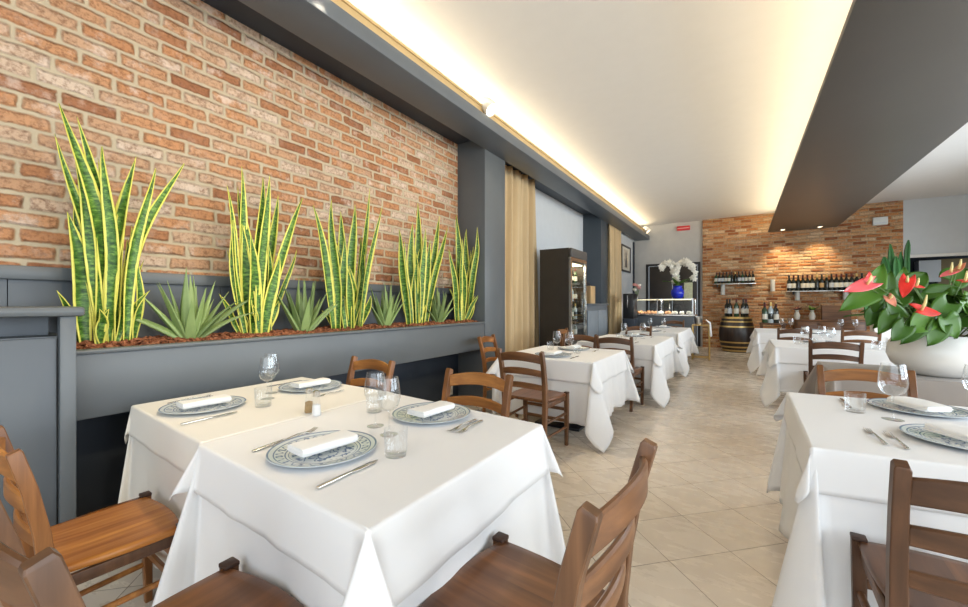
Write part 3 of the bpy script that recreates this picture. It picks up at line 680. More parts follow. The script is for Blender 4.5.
# ================================================================== TABLES AND CLOTHS
ZT = 0.752
def table(corners, label, group=None, pedestals=1):
    cx = sum(c[0] for c in corners) / 4; cy = sum(c[1] for c in corners) / 4
    t = empty('dining_table', (cx, cy, 0), 0, label, 'table', group)
    q = [Vector((c[0] - cx, c[1] - cy, 0)) * 0.985 for c in corners]
    MB().loft([[(p.x, p.y, ZT - 0.032) for p in q], [(p.x, p.y, ZT - 0.002) for p in q]]).build('tabletop', WD['walnut'], t, 0)
    ly = max(p.y for p in q)
    for k in range(pedestals):
        oy = 0 if pedestals == 1 else (-0.5 + k) * ly
        MB().bbox((-0.045, oy - 0.045, 0.03), (0.045, oy + 0.045, ZT - 0.033), 0.006).build('column', M_black, t)
        MB().bbox((-0.25, oy - 0.25, 0.001), (0.25, oy + 0.25, 0.028), 0.008).build('base', M_black, t)
    return t
def cloth(corners, z, L, flare, kb, kt, name, mat, label, seed, wave=0.012, group=None, rows=16, e=0.012):
    """corners counter-clockwise; side i runs from corner i to i+1; L, flare per side; kb, kt per corner"""
    R = random.Random(seed); C = [Vector((c[0], c[1], 0)) for c in corners]
    cen = sum(C, Vector()) / 4
    nrm = []
    for i in range(4):
        d = (C[(i + 1) % 4] - C[i]).normalized(); nrm.append(Vector((d.y, -d.x, 0)))
    loop = []                                                   # (edge point, inset point, direction, length, side normal, phase)
    ph = [R.uniform(0, 6) for _ in range(8)]; fq = [R.uniform(2.0, 3.4) for _ in range(4)]
    for i in range(4):
        A, B_ = C[i], C[(i + 1) % 4]; n = nrm[i]; ln = (B_ - A).length; m = max(10, int(ln / 0.045))
        for j in range(m + 1):
            s = j / m; dd_ = (B_ - A).normalized() * e; P = (A + dd_).lerp(B_ - dd_, s); env = math.sin(PI * s) ** 0.6 if 0 < s < 1 else 0
            wv = wave * env * (math.sin(fq[i] * 2 * PI * s + ph[i]) + 0.5 * math.sin(fq[i] * 4.3 * PI * s + ph[i + 4]))
            hem = L[i] * (1 + 0.025 * env * math.sin(5 * s + ph[i]))
            loop.append((P, n, -Vector((0, 0, 1)) + n * (flare[i] + 0.0), hem, n, wv))
        # corner i+1
        n2 = nrm[(i + 1) % 4]; P = B_; k = (i + 1) % 4; bis = (n + n2).normalized(); tg = (n - n2).normalized()
        l1, l2 = L[i], L[(i + 1) % 4]; m = 14
        for j in range(1, m):
            f = j / m; th = f * PI / 2
            r = min(l1 / max(math.cos(th), 1e-4), l2 / max(math.sin(th), 1e-4))
            fl = n * (flare[i] * math.cos(th) ** 2) + n2 * (flare[(i + 1) % 4] * math.sin(th) ** 2)
            D = -Vector((0, 0, 1)) + fl + bis * (kb[k] * math.sin(PI * f)) + tg * (kt[k] * math.sin(2 * PI * f))
            nn = (n * math.cos(th) + n2 * math.sin(th)).normalized(); loop.append((B_ - (n + n2) * e + nn * e, nn, D, r, bis, 0.0))
    b = MB(); N_ = len(loop)
    rings = []
    ins = [C[k] for k in range(4)]
    for a, h in ((1.0, 0.0), (0.42, 0.09), (0.1, 0.42), (0.0, 1.0)):
        ring = []
        for P, n, D, r, bn, wv in loop:
            q = P - n * (e * a) if a <= 1 else P - n * e + (cen - P) * 0.02
            ring.append((q.x, q.y, z - e * h))
        rings.append(ring)
    for k in range(1, rows + 1):
        t = k / rows; ring = []
        for P, n, D, r, bn, wv in loop:
            Dn = D.normalized(); q = P + Vector((0, 0, z - e)) + Dn * ((r - e) * t) + bn * (wv * t ** 1.2 * (r / 0.4))
            q.z = max(q.z, 0.006)
            ring.append((q.x, q.y, q.z))
        rings.append(ring)
    vs = [p for r in rings for p in r]; fs = []
    for i in range(len(rings) - 1):
        for j in range(N_):
            kk = (j + 1) % N_; fs.append((i * N_ + j, (i + 1) * N_ + j, (i + 1) * N_ + kk, i * N_ + kk))
    top = []
    for j in range(N_):
        if not top or (Vector(rings[0][j]) - Vector(rings[0][top[-1]])).length > 1e-3: top.append(j)
    if (Vector(rings[0][top[0]]) - Vector(rings[0][top[-1]])).length < 1e-3: top.pop()
    fs.append(tuple(top))
    b.add(vs, fs)
    o = b.build(name, mat, None, 0)
    bm = bmesh.new(); bm.from_mesh(o.data); bmesh.ops.remove_doubles(bm, verts=bm.verts, dist=4e-4); bmesh.ops.recalc_face_normals(bm, faces=bm.faces); bm.to_mesh(o.data); bm.free(); o.data.shade_smooth()
    for f in o.data.polygons:
        if all(abs(o.data.vertices[i].co.z - z) < 1e-5 for i in f.vertices): f.use_smooth = False
    tag(o, label, 'tablecloth', group)
    m = o.modifiers.new('thick', 'SOLIDIFY'); m.thickness = 0.0014; m.offset = 1
    return o
def rect(x0, y0, x1, y1, skew=0.0):
    return [(x0, y0 + skew * 0), (x1, y0 + skew), (x1, y1 + skew), (x0, y1)]
def grow(c, e):
    cx = sum(p[0] for p in c) / 4; cy = sum(p[1] for p in c) / 4
    return [(p[0] + math.copysign(e, p[0] - cx), p[1] + math.copysign(e, p[1] - cy)) for p in c]
# sides: 0 near, 1 aisle/right, 2 far, 3 left
A_c = [(-2.70, 0.775), (-1.765, 0.715), (-1.765, 1.73), (-2.70, 1.74)]
B_c = [(-1.735, 0.700), (-0.745, 0.650), (-0.745, 1.63), (-1.735, 1.72)]
table(A_c, 'table under the warm-lit cloth below the planter', 'dining tables')
table(B_c, 'table under the front white cloth beside the aisle', 'dining tables')
Z1, Z2 = 0.757, 0.762
cloth(A_c, Z1, (0.62, 0.60, 0.24, 0.60), (0.05, 0.0, 0.0, 0.12), (0.05, 0.02, 0.02, 0.42), (0.1, 0, 0, 0.25), 'tablecloth', M_cream, 'long white under-cloth, warm light in its tint, of the table below the planter', 1, 0.010)
cloth(grow(A_c, 0.008), Z2, (0.145, 0.14, 0.15, 0.15), (0.10, 0.0, 0.06, 0.16), (0.06, 0.02, 0.02, 0.70), (0.1, 0, 0, 0.25), 'top_cloth', M_cream, 'short white top cloth, warm light in its tint, of the table below the planter', 2, 0.006, rows=8)
cloth(B_c, Z1, (0.66, 0.64, 0.24, 0.60), (0.06, 0.10, 0.0, 0.0), (0.22, 0.22, 0.15, 0.02), (0.18, 0.22, 0.1, 0), 'tablecloth', M_cloth, 'long white under-cloth of the front table beside the aisle', 3, 0.016)
cloth(grow(B_c, 0.008), Z2, (0.165, 0.20, 0.15, 0.14), (0.12, 0.16, 0.06, 0.0), (0.42, 0.27, 0.30, 0.02), (0.34, 0.30, 0.2, 0), 'top_cloth', M_cloth, 'short white top cloth of the front table beside the aisle', 4, 0.008, rows=8)
T2 = [(-2.12, 3.60), (-1.13, 3.60), (-1.13, 4.74), (-2.12, 4.74)]
T3 = [(-1.95, 5.50), (-0.93, 5.50), (-0.93, 7.05), (-1.95, 7.05)]
T4 = [(-1.95, 7.95), (-0.95, 7.95), (-0.95, 9.95), (-1.95, 9.95)]
table(T2, 'second table of the left row, black pedestal showing', 'dining tables')
table(T3, 'third table of the left row', 'dining tables', 2)
table(T4, 'last table of the left row before the counter', 'dining tables', 2)
for C_, lab, sd in ((T2, 'second left table, the one near the fridge', 10), (T3, 'third left table', 20), (T4, 'last left table before the counter', 30)):
    far = 0.24
    cloth(C_, Z1, (0.57, 0.56, far, 0.24), (0.05, 0.07, 0, 0.0), (0.25, 0.20, 0.24, 0.2), (0.2, 0.20, 0.22, 0.1), 'tablecloth', M_cloth, 'long white under-cloth of the ' + lab, sd, 0.022)
    cloth(grow(C_, 0.008), Z2, (0.20, 0.22, 0.2, 0.2), (0.06, 0.12, 0.04, 0.05), (0.75, 0.26, 0.32, 0.3), (0.2, 0.26, 0.26, 0.1), 'top_cloth', M_cloth, 'short white top cloth of the ' + lab, sd + 1, 0.012, rows=8)
R1 = [(0.225, 1.925), (1.30, 2.06), (1.30, 3.13), (0.24, 3.04)]
R3 = [(0.36, 6.15), (1.48, 6.15), (1.48, 7.35), (0.36, 7.35)]
R4 = [(0.26, 8.95), (2.0, 8.95), (2.0, 10.6), (0.26, 10.6)]
R2 = [(0.60, 4.08), (2.05, 4.08), (2.05, 4.86), (0.60, 4.86)]
for C_, lab in ((R1, 'front table of the right row'), (R3, 'table of the right row behind the flower bowl'), (R4, 'long table at the far end of the right row'), (R2, 'table that carries the flower bowl')):
    table(C_, lab, 'dining tables')
cloth(R1, Z1, (0.60, 0.56, 0.24, 0.60), (0.05, 0.05, 0, 0.05), (0.13, 0.3, 0.2, 0.12), (0.12, 0.2, 0.1, 0.12), 'tablecloth', M_cloth, 'long white under-cloth of the front right table', 41, 0.018)
cloth(grow(R1, 0.008), Z2, (0.165, 0.16, 0.16, 0.15), (0.07, 0.08, 0.05, 0.08), (0.28, 0.3, 0.3, 0.32), (-0.22, 0.2, 0.2, 0.3), 'top_cloth', M_cloth, 'short white top cloth of the front right table', 42, 0.008, rows=8)
for C_, lab, sd in ((R3, 'white table behind the flower bowl', 50), (R4, 'long white table at the far right end', 60)):
    cloth(C_, Z1, (0.55, 0.5, 0.24, 0.54), (0.05, 0.05, 0, 0.06), (0.18, 0.3, 0.2, 0.22), (0.2, 0.2, 0.1, 0.22), 'tablecloth', M_cloth, 'long under-cloth of the ' + lab, sd, 0.022)
    cloth(grow(C_, 0.008), Z2, (0.2, 0.2, 0.2, 0.2), (0.06, 0.06, 0.04, 0.1), (0.26, 0.3, 0.3, 0.34), (0.24, 0.2, 0.2, 0.3), 'top_cloth', M_cloth, 'short top cloth of the ' + lab, sd + 1, 0.012, rows=8)
cloth(R2, Z1, (0.50, 0.50, 0.45, 0.50), (0.05, 0.05, 0.03, 0.05), (0.4, 0.3, 0.2, 0.4), (0.3, 0.2, 0.1, 0.3), 'tablecloth', M_taupe, 'taupe grey cloth on the table under the flower bowl', 70, 0.03)

# ================================================================== TABLEWARE
ZP = Z2 + 0.002
def make_plate():
    r = empty('charger_plate', (0, 0, 0))
    prof = [(0.001, 0.004), (0.11, 0.004), (0.128, 0.007), (0.17, 0.015), (0.184, 0.019), (0.1855, 0.0175), (0.183, 0.0155), (0.13, 0.002), (0.11, 0.0), (0.001, 0.0)]
    MB().lathe(prof, 56).build('dish', M_plate, r, 40)
    return r
def make_napkin():
    """linen rolled into a flat fold: layered section lofted along y"""
    b = MB(); n = 10; sec = []
    for k in range(20):
        a = 2 * PI * k / 20; x = 0.060 * (abs(math.cos(a)) ** 0.35) * math.copysign(1, math.cos(a)); z = 0.0115 * (abs(math.sin(a)) ** 0.5) * math.copysign(1, math.sin(a))
        sec.append((x, z + 0.0125 + (0.006 * (x + 0.06) / 0.12 if z > 0 else 0)))
    rings = []
    for i in range(n + 1):
        s = -1 + 2 * i / n; y = s * 0.105; k = 1 - 0.10 * abs(s) ** 6
        rings.append([(x * k + 0.003 * math.sin(3 * s), y, z * (1 + 0.08 * math.sin(2.5 * s + x * 30))) for x, z in sec])
    b.loft(rings)
    b.bbox((-0.064, -0.103, 0.0), (0.052, 0.103, 0.008), 0.003); b.bbox((-0.045, -0.1065, 0.011), (0.0585, 0.1065, 0.0165), 0.002)
    return b.build('folded_napkin', M_napkin, None, 60)
def make_wine():
    r = empty('wine_glass', (0, 0, 0))
    bp = [(0.004, 0.098), (0.018, 0.102), (0.036, 0.116), (0.046, 0.140), (0.0475, 0.160), (0.044, 0.195), (0.037, 0.235), (0.0362, 0.2352), (0.043, 0.195), (0.0462, 0.160), (0.0447, 0.141), (0.035, 0.1185), (0.017, 0.1045), (0.001, 0.101)]
    MB().lathe(bp, 28).build('bowl', M_glass, r, 60)
    MB().lathe([(0.0075, 0.004), (0.0042, 0.012), (0.0036, 0.05), (0.004, 0.090), (0.0065, 0.0995)], 12).build('stem', M_glass, r, 60)
    MB().lathe([(0.001, 0.0), (0.034, 0.0), (0.036, 0.0012), (0.030, 0.0022), (0.008, 0.0048), (0.001, 0.0055)], 28).build('foot', M_glass, r, 60)
    return r
def make_tumbler():
    prof = [(0.001, 0.0), (0.036, 0.0), (0.0385, 0.003), (0.0415, 0.096), (0.0405, 0.0965), (0.0378, 0.014), (0.03, 0.011), (0.001, 0.011)]
    return MB().lathe(prof, 28).build('tumbler', M_glass, None, 60)
def make_fork():
    b = MB()
    b.bar([(0, -0.10, 0.004), (0, -0.09, 0.004), (0, -0.03, 0.007), (0, 0.02, 0.010), (0, 0.045, 0.006)], [0.010, 0.014, 0.009, 0.006, 0.010], [0.003, 0.004, 0.004, 0.004, 0.003])
    b.bar([(0, 0.040, 0.007), (0, 0.055, 0.003), (0, 0.068, 0.002)], [0.008, 0.023, 0.024], 0.0025)
    for k in range(4):
        x = -0.0100 + k * 0.00667; b.bar([(x, 0.066, 0.002), (x, 0.09, 0.003), (x * 0.97, 0.112, 0.008)], [0.0036, 0.0034, 0.0022], 0.002)
    return b.build('fork', M_steel, None, 50)
def make_knife():
    r = empty('table_knife', (0, 0, 0))
    MB().bar([(0, -0.12, 0.004), (0, -0.10, 0.004), (0, -0.02, 0.004), (0, 0.005, 0.004)], [0.013, 0.015, 0.012, 0.010], [0.006, 0.007, 0.007, 0.005]).build('handle', M_steel, r, 50)
    MB().bar([(0, 0.003, 0.004), (0.001, 0.03, 0.004), (0.002, 0.09, 0.004), (0.0, 0.12, 0.004)], [0.010, 0.019, 0.020, 0.005], [0.003, 0.002, 0.002, 0.001]).build('blade', M_steel, r, 50)
    return r
PROTO = {}
MAKE = {'charger_plate': make_plate, 'folded_napkin': make_napkin, 'wine_glass': make_wine, 'tumbler': make_tumbler, 'fork': make_fork, 'table_knife': make_knife}
CAT = {'charger_plate': 'plate', 'folded_napkin': 'napkin', 'wine_glass': 'wine glass', 'tumbler': 'glass', 'fork': 'fork', 'table_knife': 'knife'}
GRP = {'charger_plate': 'painted charger plates', 'folded_napkin': 'folded white napkins', 'wine_glass': 'stemmed wine glasses', 'tumbler': 'water tumblers', 'fork': 'forks', 'table_knife': 'table knives'}
def put(kind, x, y, label, rz=0.0, z=None, sc=1.0):
    if kind not in PROTO: o = PROTO[kind] = MAKE[kind]()
    else: o = copy_tree(PROTO[kind])
    o.location = (x, y, ZP if z is None else z); o.rotation_euler = (0, 0, math.radians(rz)); o.scale = (sc, sc, sc)
    return tag(o, label, CAT[kind], GRP[kind])
def setting(x, y, where, side=1, rz=0.0, fork=True, knife=True, nr=0.0):
    put('charger_plate', x, y, 'blue and white painted plate ' + where, rz * 57)
    put('folded_napkin', x, y, 'folded white napkin on the plate ' + where, nr, ZP + 0.0195)
# front white table
setting(-1.27, 0.905, 'nearest to us on the front white table', nr=-6)
setting(-1.245, 1.475, 'far side of the front white table', nr=-4)
put('fork', -1.487, 0.86, 'outer fork left of the nearest plate', 4); put('fork', -1.50, 0.94, 'second fork, further in beside the nearest plate', 12)
put('table_knife', -1.035, 0.83, 'knife right of the nearest plate on the front white table', 3)
put('fork', -0.985, 1.43, 'outer one of the two forks right of the far plate', 184); put('fork', -1.022, 1.43, 'inner one of the two forks right of the far plate', 181)
put('wine_glass', -1.345, 1.215, 'wine glass left of the pair on the front white table'); put('wine_glass', -1.21, 1.165, 'wine glass right of the pair on the front white table')
put('tumbler', -1.025, 1.02, 'water tumbler before the wine glasses on the front white table'); put('tumbler', -1.53, 1.375, 'water tumbler behind the wine glasses on the front white table')
# table with the warm-lit cloth
setting(-2.325, 0.955, 'on the near side of the warm-lit table', nr=-5); setting(-2.30, 1.545, 'on the far side of the warm-lit table', nr=-4)
put('fork', -2.545, 0.98, 'fork left of the near plate on the warm-lit table', 6); put('fork', -2.575, 0.98, 'outermost fork on the warm-lit table, nearest the planter', 3)
put('table_knife', -2.08, 0.88, 'knife right of the near plate on the warm-lit table', 3)
put('table_knife', -2.55, 1.52, 'knife left of the far plate on the warm-lit table', 180); put('fork', -2.045, 1.50, 'fork right of the far plate on the warm-lit table', 182)
put('tumbler', -2.10, 1.135, 'water tumbler in front of the wine glasses on the warm-lit table')
put('wine_glass', -2.24, 1.235, 'wine glass behind the tumbler on the warm-lit table'); put('wine_glass', -2.37, 1.33, 'wine glass nearly hidden behind another on the warm-lit table')
# salt and pepper
def shaker(x, y, mat, label, hh):
    t = empty('shaker', (x, y, ZP), 0, label, 'shaker', 'salt and pepper shakers')
    MB().lathe([(0.001, 0), (0.020, 0), (0.021, 0.003), (0.0175, 0.05), (0.001, 0.056)], 20).build('contents', mat, t, 40)
    MB().lathe([(0.001, 0), (0.0215, 0), (0.0225, 0.003), (0.018, 0.06), (0.0152, hh - 0.024)], 20).build('jar', M_glass, t, 60)
    MB().lathe([(0.0160, hh - 0.026), (0.0165, hh - 0.006), (0.011, hh), (0.001, hh + 0.001)], 20).build('cap', M_steel, t, 40)
pp = onz(309, 411.5, ZP); shaker(pp.x, pp.y, M_sand, 'glass pepper shaker with steel cap', 0.118)
pp = onz(316.5, 414.5, ZP); shaker(pp.x, pp.y, M_salt, 'glass salt shaker full of white salt', 0.118)
# front right table
setting(0.735, 2.30, 'near side of the front right table', nr=32); setting(0.745, 2.86, 'far side of the front right table', nr=28)
put('fork', 0.455, 2.19, 'outer left one of the two forks on the front right table', 4); put('fork', 0.51, 2.17, 'inner one of the two forks by the near right plate', 3)
put('table_knife', 0.47, 2.84, 'knife beside the far plate on the front right table', 180)
put('wine_glass', 0.59, 2.575, 'large wine glass on the front right table', sc=1.1); put('tumbler', 0.475, 2.66, 'water tumbler by the far plate on the front right table')
put('wine_glass', 0.968, 2.945, 'wine glass cut by the right picture edge on the front right table')
# further tables
def far_set(C_, where, n=2):
    x0, y0 = C_[0]; x1, y1 = C_[2]; cx = (x0 + x1) / 2
    setting(cx, y0 + 0.24, 'near side of the ' + where); setting(cx - 0.02, y1 - 0.24, 'far side of the ' + where)
    put('fork', cx + 0.25, y1 - 0.26, 'fork at the far plate of the ' + where, 180); put('table_knife', cx + 0.24, y0 + 0.22, 'knife at the near plate of the ' + where)
far_set(T2, 'second left table'); far_set(T3, 'third left table'); far_set(T4, 'last left table'); far_set(R3, 'table behind the flower bowl'); far_set(R4, 'far right long table')
def gl(kind, px, py, z, where, lift=0.0, sc=1.0):
    Y = py if py < 20 else onz(px, py, Z2).y
    p = onY(px, 300, Y); put(kind, p.x, Y, where, sc=sc)
gl('wine_glass', 557, 352, 0, 'left wine glass of two on the second left table'); gl('wine_glass', 569.5, 353.5, 0, 'right wine glass of two on the second left table')
gl('tumbler', 550.5, 349.5, 0, 'low water tumbler left of the glasses on the second left table'); gl('tumbler', 577, 353, 0, 'water tumbler right of the glasses on the second left table')
gl('wine_glass', 624, 6.3, 0, 'left wine glass on the third left table'); gl('wine_glass', 643, 6.45, 0, 'right wine glass on the third left table')
gl('tumbler', 634, 6.1, 0, 'water tumbler between wine glasses on the third left table'); gl('tumbler', 619, 6.0, 0, 'water tumbler at the left on the third left table')
gl('wine_glass', 650, 8.9, 0, 'left wine glass on the last left table'); gl('wine_glass', 663.5, 9.0, 0, 'right wine glass on the last left table')
for k, (x, y, lab) in enumerate(((805, 6.75, 'wine glass furthest left on the table behind the flower bowl'), (822, 6.9, 'second wine glass from the left behind the flower bowl table'), (831, 6.6, 'third wine glass in the row behind the chair back'))): gl('wine_glass', x, y, 0, lab)
for k, (x, y, lab) in enumerate(((797, 6.7, 'tumbler left of the glasses behind the flower bowl table'), (814, 6.55, 'tumbler between wine glasses behind the flower bowl table'), (884, 6.4, 'tumbler under the drooping leaf on the table behind the bowl'), (876, 6.5, 'tumbler by the right corner of the table behind the bowl'))): gl('tumbler', x, y, 0, lab)
for k, (x, lab) in enumerate(((781.5, 'first wine glass from the left on the far right table'), (791, 'second wine glass from the left on the far right table'), (841, 'third wine glass from the left on the far right table'), (855.5, 'fourth wine glass from the left on the far right table'))): gl('wine_glass', x, 10.3, 0, lab)
# ================================================================== PLANTS
def leaf_strip(pts, widths, fold, nrm, nu=7):
    """leaf along pts; nrm = facing direction; returns MB and uvs"""
    b = MB(); vs = []; uvs = []; fs = []; L = 0.0; n = len(pts)
    for i, p in enumerate(pts):
        t = (pts[min(i + 1, n - 1)] - pts[max(i - 1, 0)]).normalized()
        side = t.cross(nrm).normalized(); face = side.cross(t).normalized()
        if i: L += (p - pts[i - 1]).length
        for j in range(nu):
            s = -1 + 2 * j / (nu - 1)
            q = p + side * (s * widths[i] / 2) + face * (fold * widths[i] * (s * s - 0.5))
            vs.append(q); uvs.append((j / (nu - 1), L))
    for i in range(n - 1):
        for j in range(nu - 1):
            a = i * nu + j; fs.append((a, a + 1, a + nu + 1, a + nu))
    b.add(vs, fs); return b, uvs
def sansevieria(bx, by, leaves, label, seed):
    R = random.Random(seed); base = onX(bx, by, -3.07); base.z = 1.045
    t = empty('snake_plant', base, 0, label, 'plant', 'variegated snake plants in the planter')
    ex = []
    cxm = sum(l[0] for l in leaves) / len(leaves)
    for k in range(7):
        l = R.choice(leaves); ex.append((l[0] * 0.5 + cxm * 0.5 + R.uniform(-4, 4), l[1], l[2] * 0.75 + cxm * 0.25 + R.uniform(-6, 6), l[3] + R.uniform(12, 60) if l[3] < 250 else l[3], l[4] * 0.8, R.uniform(-0.08, 0.08)))
    for (lx, ly, tx, ty, wpx, bend) in list(leaves) + ex:
        dx = R.uniform(-0.07, 0.07)
        X0 = -3.07 + dx
        p0 = onX(lx, ly, X0); p0.z = 1.04; Xt = min(max(X0 + R.uniform(-0.06, 0.10), -3.2), -2.95)
        p1 = onX(tx, ty, Xt)
        if p1.y > 4.40: p1 = onY(tx, ty, 4.40)
        d = (p0 - Vector((0, 0, CAMH))).length
        w = wpx * 0.88 / FPX * (ray(lx, ly).normalized().dot(Vector((-SA, CA, 0)))) * d * 1.0
        ln = (p1 - p0).length; n = 14; pts = []; wd = []
        twist = R.uniform(-0.9, 0.9); seed_ph = R.uniform(0, 6.28)
        for i in range(n + 1):
            s = i / n
            q = p0.lerp(p1, s)
            q.y += bend * ln * math.sin(PI * s) * 0.5 + 0.020 * math.sin(5.5 * s + seed_ph) * s; q.x = min(q.x + 0.025 * math.sin(4.5 * s + 2 * seed_ph) * s, -2.93); q.y = min(q.y, 4.43) 
            pts.append(q - base)
            prof = (0.55 + 0.45 * min(1, s / 0.35)) * (1 - max(0, (s - 0.55) / 0.45) ** 1.7)
            wd.append(max(0.0015, w * prof))
        nv = Vector((1.0, -0.55 + twist, 0.1)).normalized()
        b, uvs = leaf_strip(pts, wd, 0.22, nv)
        o = b.build('leaf', M_sans, t, 180, uvs=uvs)
        m = o.modifiers.new('thick', 'SOLIDIFY'); m.thickness = 0.004
    return t
S1 = [(98, 344, 65, 104, 15, 0.10), (100, 342, 56, 133, 12, 0.10), (108, 343, 79, 118, 15, 0.06), (108, 341, 107, 146, 12, 0.02), (114, 343, 131, 156, 16, -0.03), (126, 341, 152, 167, 11, -0.04), (130, 340, 181, 162, 10, -0.16),
      (86, 342, 70, 212, 18, 0.02), (98, 341, 75, 201, 11, 0.05), (84, 343, 59, 290, 9, -0.03), (109, 346, 121, 294, 15, 0.02), (124, 345, 146, 290, 9, -0.05), (118, 341, 131, 224, 11, 0.0), (128, 341, 122, 238, 12, 0.05), (100, 346, 101, 308, 11, 0), (133, 343, 143, 260, 8, 0.0), (90, 346, 84, 322, 7, 0)]
S2 = [(243, 333, 225, 183, 9, 0.02), (247, 333, 238, 165, 11, 0.02), (254, 333, 262, 176, 12, 0.0), (258, 333, 270, 174, 11, -0.02), (262, 333, 278.5, 193, 11, -0.03), (266, 332, 305, 198, 9, -0.12), (250, 334, 240, 221, 11, 0.02), (254, 335, 252, 234, 13, 0.0), (264, 333, 279, 254, 13, -0.03),
      (262, 336, 279, 300, 11, 0), (243, 335, 219, 293, 6, 0), (242, 336, 241, 313, 8, 0), (253, 337, 254, 304, 9, 0), (259, 333, 246, 200, 9, 0.03), (270, 334, 268, 240, 8, 0.0), (248, 334, 231, 250, 7, 0)]
S3 = [(334, 327, 312.5, 204, 10, 0.06), (338, 327, 331.5, 198, 10, 0.03), (344, 327, 341, 210, 11, 0), (350, 327, 352.5, 203, 11, 0), (356, 327, 369.5, 188, 9, 0.0), (360, 327, 382, 206, 10, -0.06), (355, 328, 351, 265, 11, 0), (358, 328, 371, 295, 8, 0), (340, 328, 330, 287, 7, 0), (346, 328, 334, 240, 9, 0.02), (352, 328, 362, 235, 9, 0), (347, 329, 346, 290, 8, 0), (337, 329, 322, 310, 6, 0)]
S4 = [(409, 322, 396.5, 229, 8, 0.04), (412, 322, 403, 241, 8, 0.02), (414, 322, 410.5, 221, 9, 0), (417, 322, 418, 201, 9, 0), (420, 322, 425, 228, 9, 0), (423, 322, 441, 215, 8, -0.04), (426, 322, 447.5, 226, 7, -0.07), (416, 323, 414, 260, 8, 0), (422, 323, 431, 238, 8, 0), (409, 323, 400, 285, 5, 0), (424, 323, 434, 286, 6, 0)]
S5 = [(457, 319, 451, 249, 6, 0.02), (459, 319, 458, 215, 8, 0), (462, 319, 460, 238, 8, 0), (465, 319, 468, 228, 8, 0), (468, 319, 482, 226, 7, -0.05), (466, 320, 473, 271, 7, 0), (467, 320, 477, 295, 6, 0), (461, 320, 457, 270, 7, 0), (463, 320, 464, 280, 6, 0), (470, 320, 474, 250, 6, 0), (456, 320, 452, 288, 5, 0)]
for px, py, lv, lab, sd in ((108, 344, S1, 'tallest snake plant, first from the left beside the cabinet', 1), (254, 334, S2, 'snake plant second from the left in the planter', 2), (347, 328, S3, 'snake plant in the middle of the five', 3), (417, 323, S4, 'snake plant second from the column', 4), (464, 320, S5, 'snake plant standing against the column', 5)):
    sansevieria(px, py, lv, lab, sd)
def aloe(bx, by, label, seed, size, extra=()):
    R = random.Random(seed); base = onX(bx, by, -3.03); base.z = 1.05
    t = empty('aloe_plant', base, 0, label, 'plant', 'aloes in the planter')
    n = 17; spec = []
    for k in range(n):
        a = k * 2.39996; q = k / n
        spec.append((a, 0.12 + 0.78 * q + R.uniform(-0.1, 0.1), size * (0.72 + 0.30 * R.random()) * (1.0 - 0.12 * q), R.uniform(0.15, 0.4)))
    spec += [(a, tilt, l, c) for a, tilt, l, c in extra]
    for a, tilt, l, curl in spec:
        d = Vector((math.cos(a), math.sin(a), 0)); d.x *= 0.45 if d.x < 0 else 0.7
        pts = []; wd = []; p = d * 0.02; m = 10
        for i in range(m + 1):
            s = i / m; pts.append(p.copy())
            th = tilt * (0.75 + 0.5 * s) - curl * s * 0.9
            p = p + (d * math.sin(th) + Vector((0, 0, math.cos(th)))) * (l / m)
            wd.append(max(0.0015, 0.066 * (l / 0.36) ** 0.5 * (1 - s ** 1.15) * (0.8 + 0.4 * min(1, s * 4))))
        b = MB(); rings = []
        side = d.cross(Vector((0, 0, 1))).normalized()
        for i in range(m + 1):
            tt = (pts[min(i + 1, m)] - pts[max(i - 1, 0)]).normalized(); up = side.cross(tt).normalized(); w = wd[i]
            rings.append([pts[i] + side * (w / 2 * math.cos(2 * PI * j / 10)) + up * (w * 0.24 * math.sin(2 * PI * j / 10) - w * 0.22 * math.cos(2 * PI * j / 10) ** 2) for j in range(10)])
        b.loft(rings).build('leaf', M_aloe, t, 180)
    return t
aloe(190, 336, 'largest aloe, between the first two snake plants', 11, 0.50, ((-2.0, 1.25, 0.62, 0.2), (1.55, 1.0, 0.55, 0.1), (1.2, 1.15, 0.45, 0.0)))
aloe(303, 328, 'aloe second from the left, before the middle snake plant', 12, 0.50, ((1.5, 1.0, 0.55, 0.1),))
aloe(385, 323, 'aloe third from the left in the planter', 13, 0.50)
aloe(438, 320, 'aloe nearest the column, last in the planter', 14, 0.50)

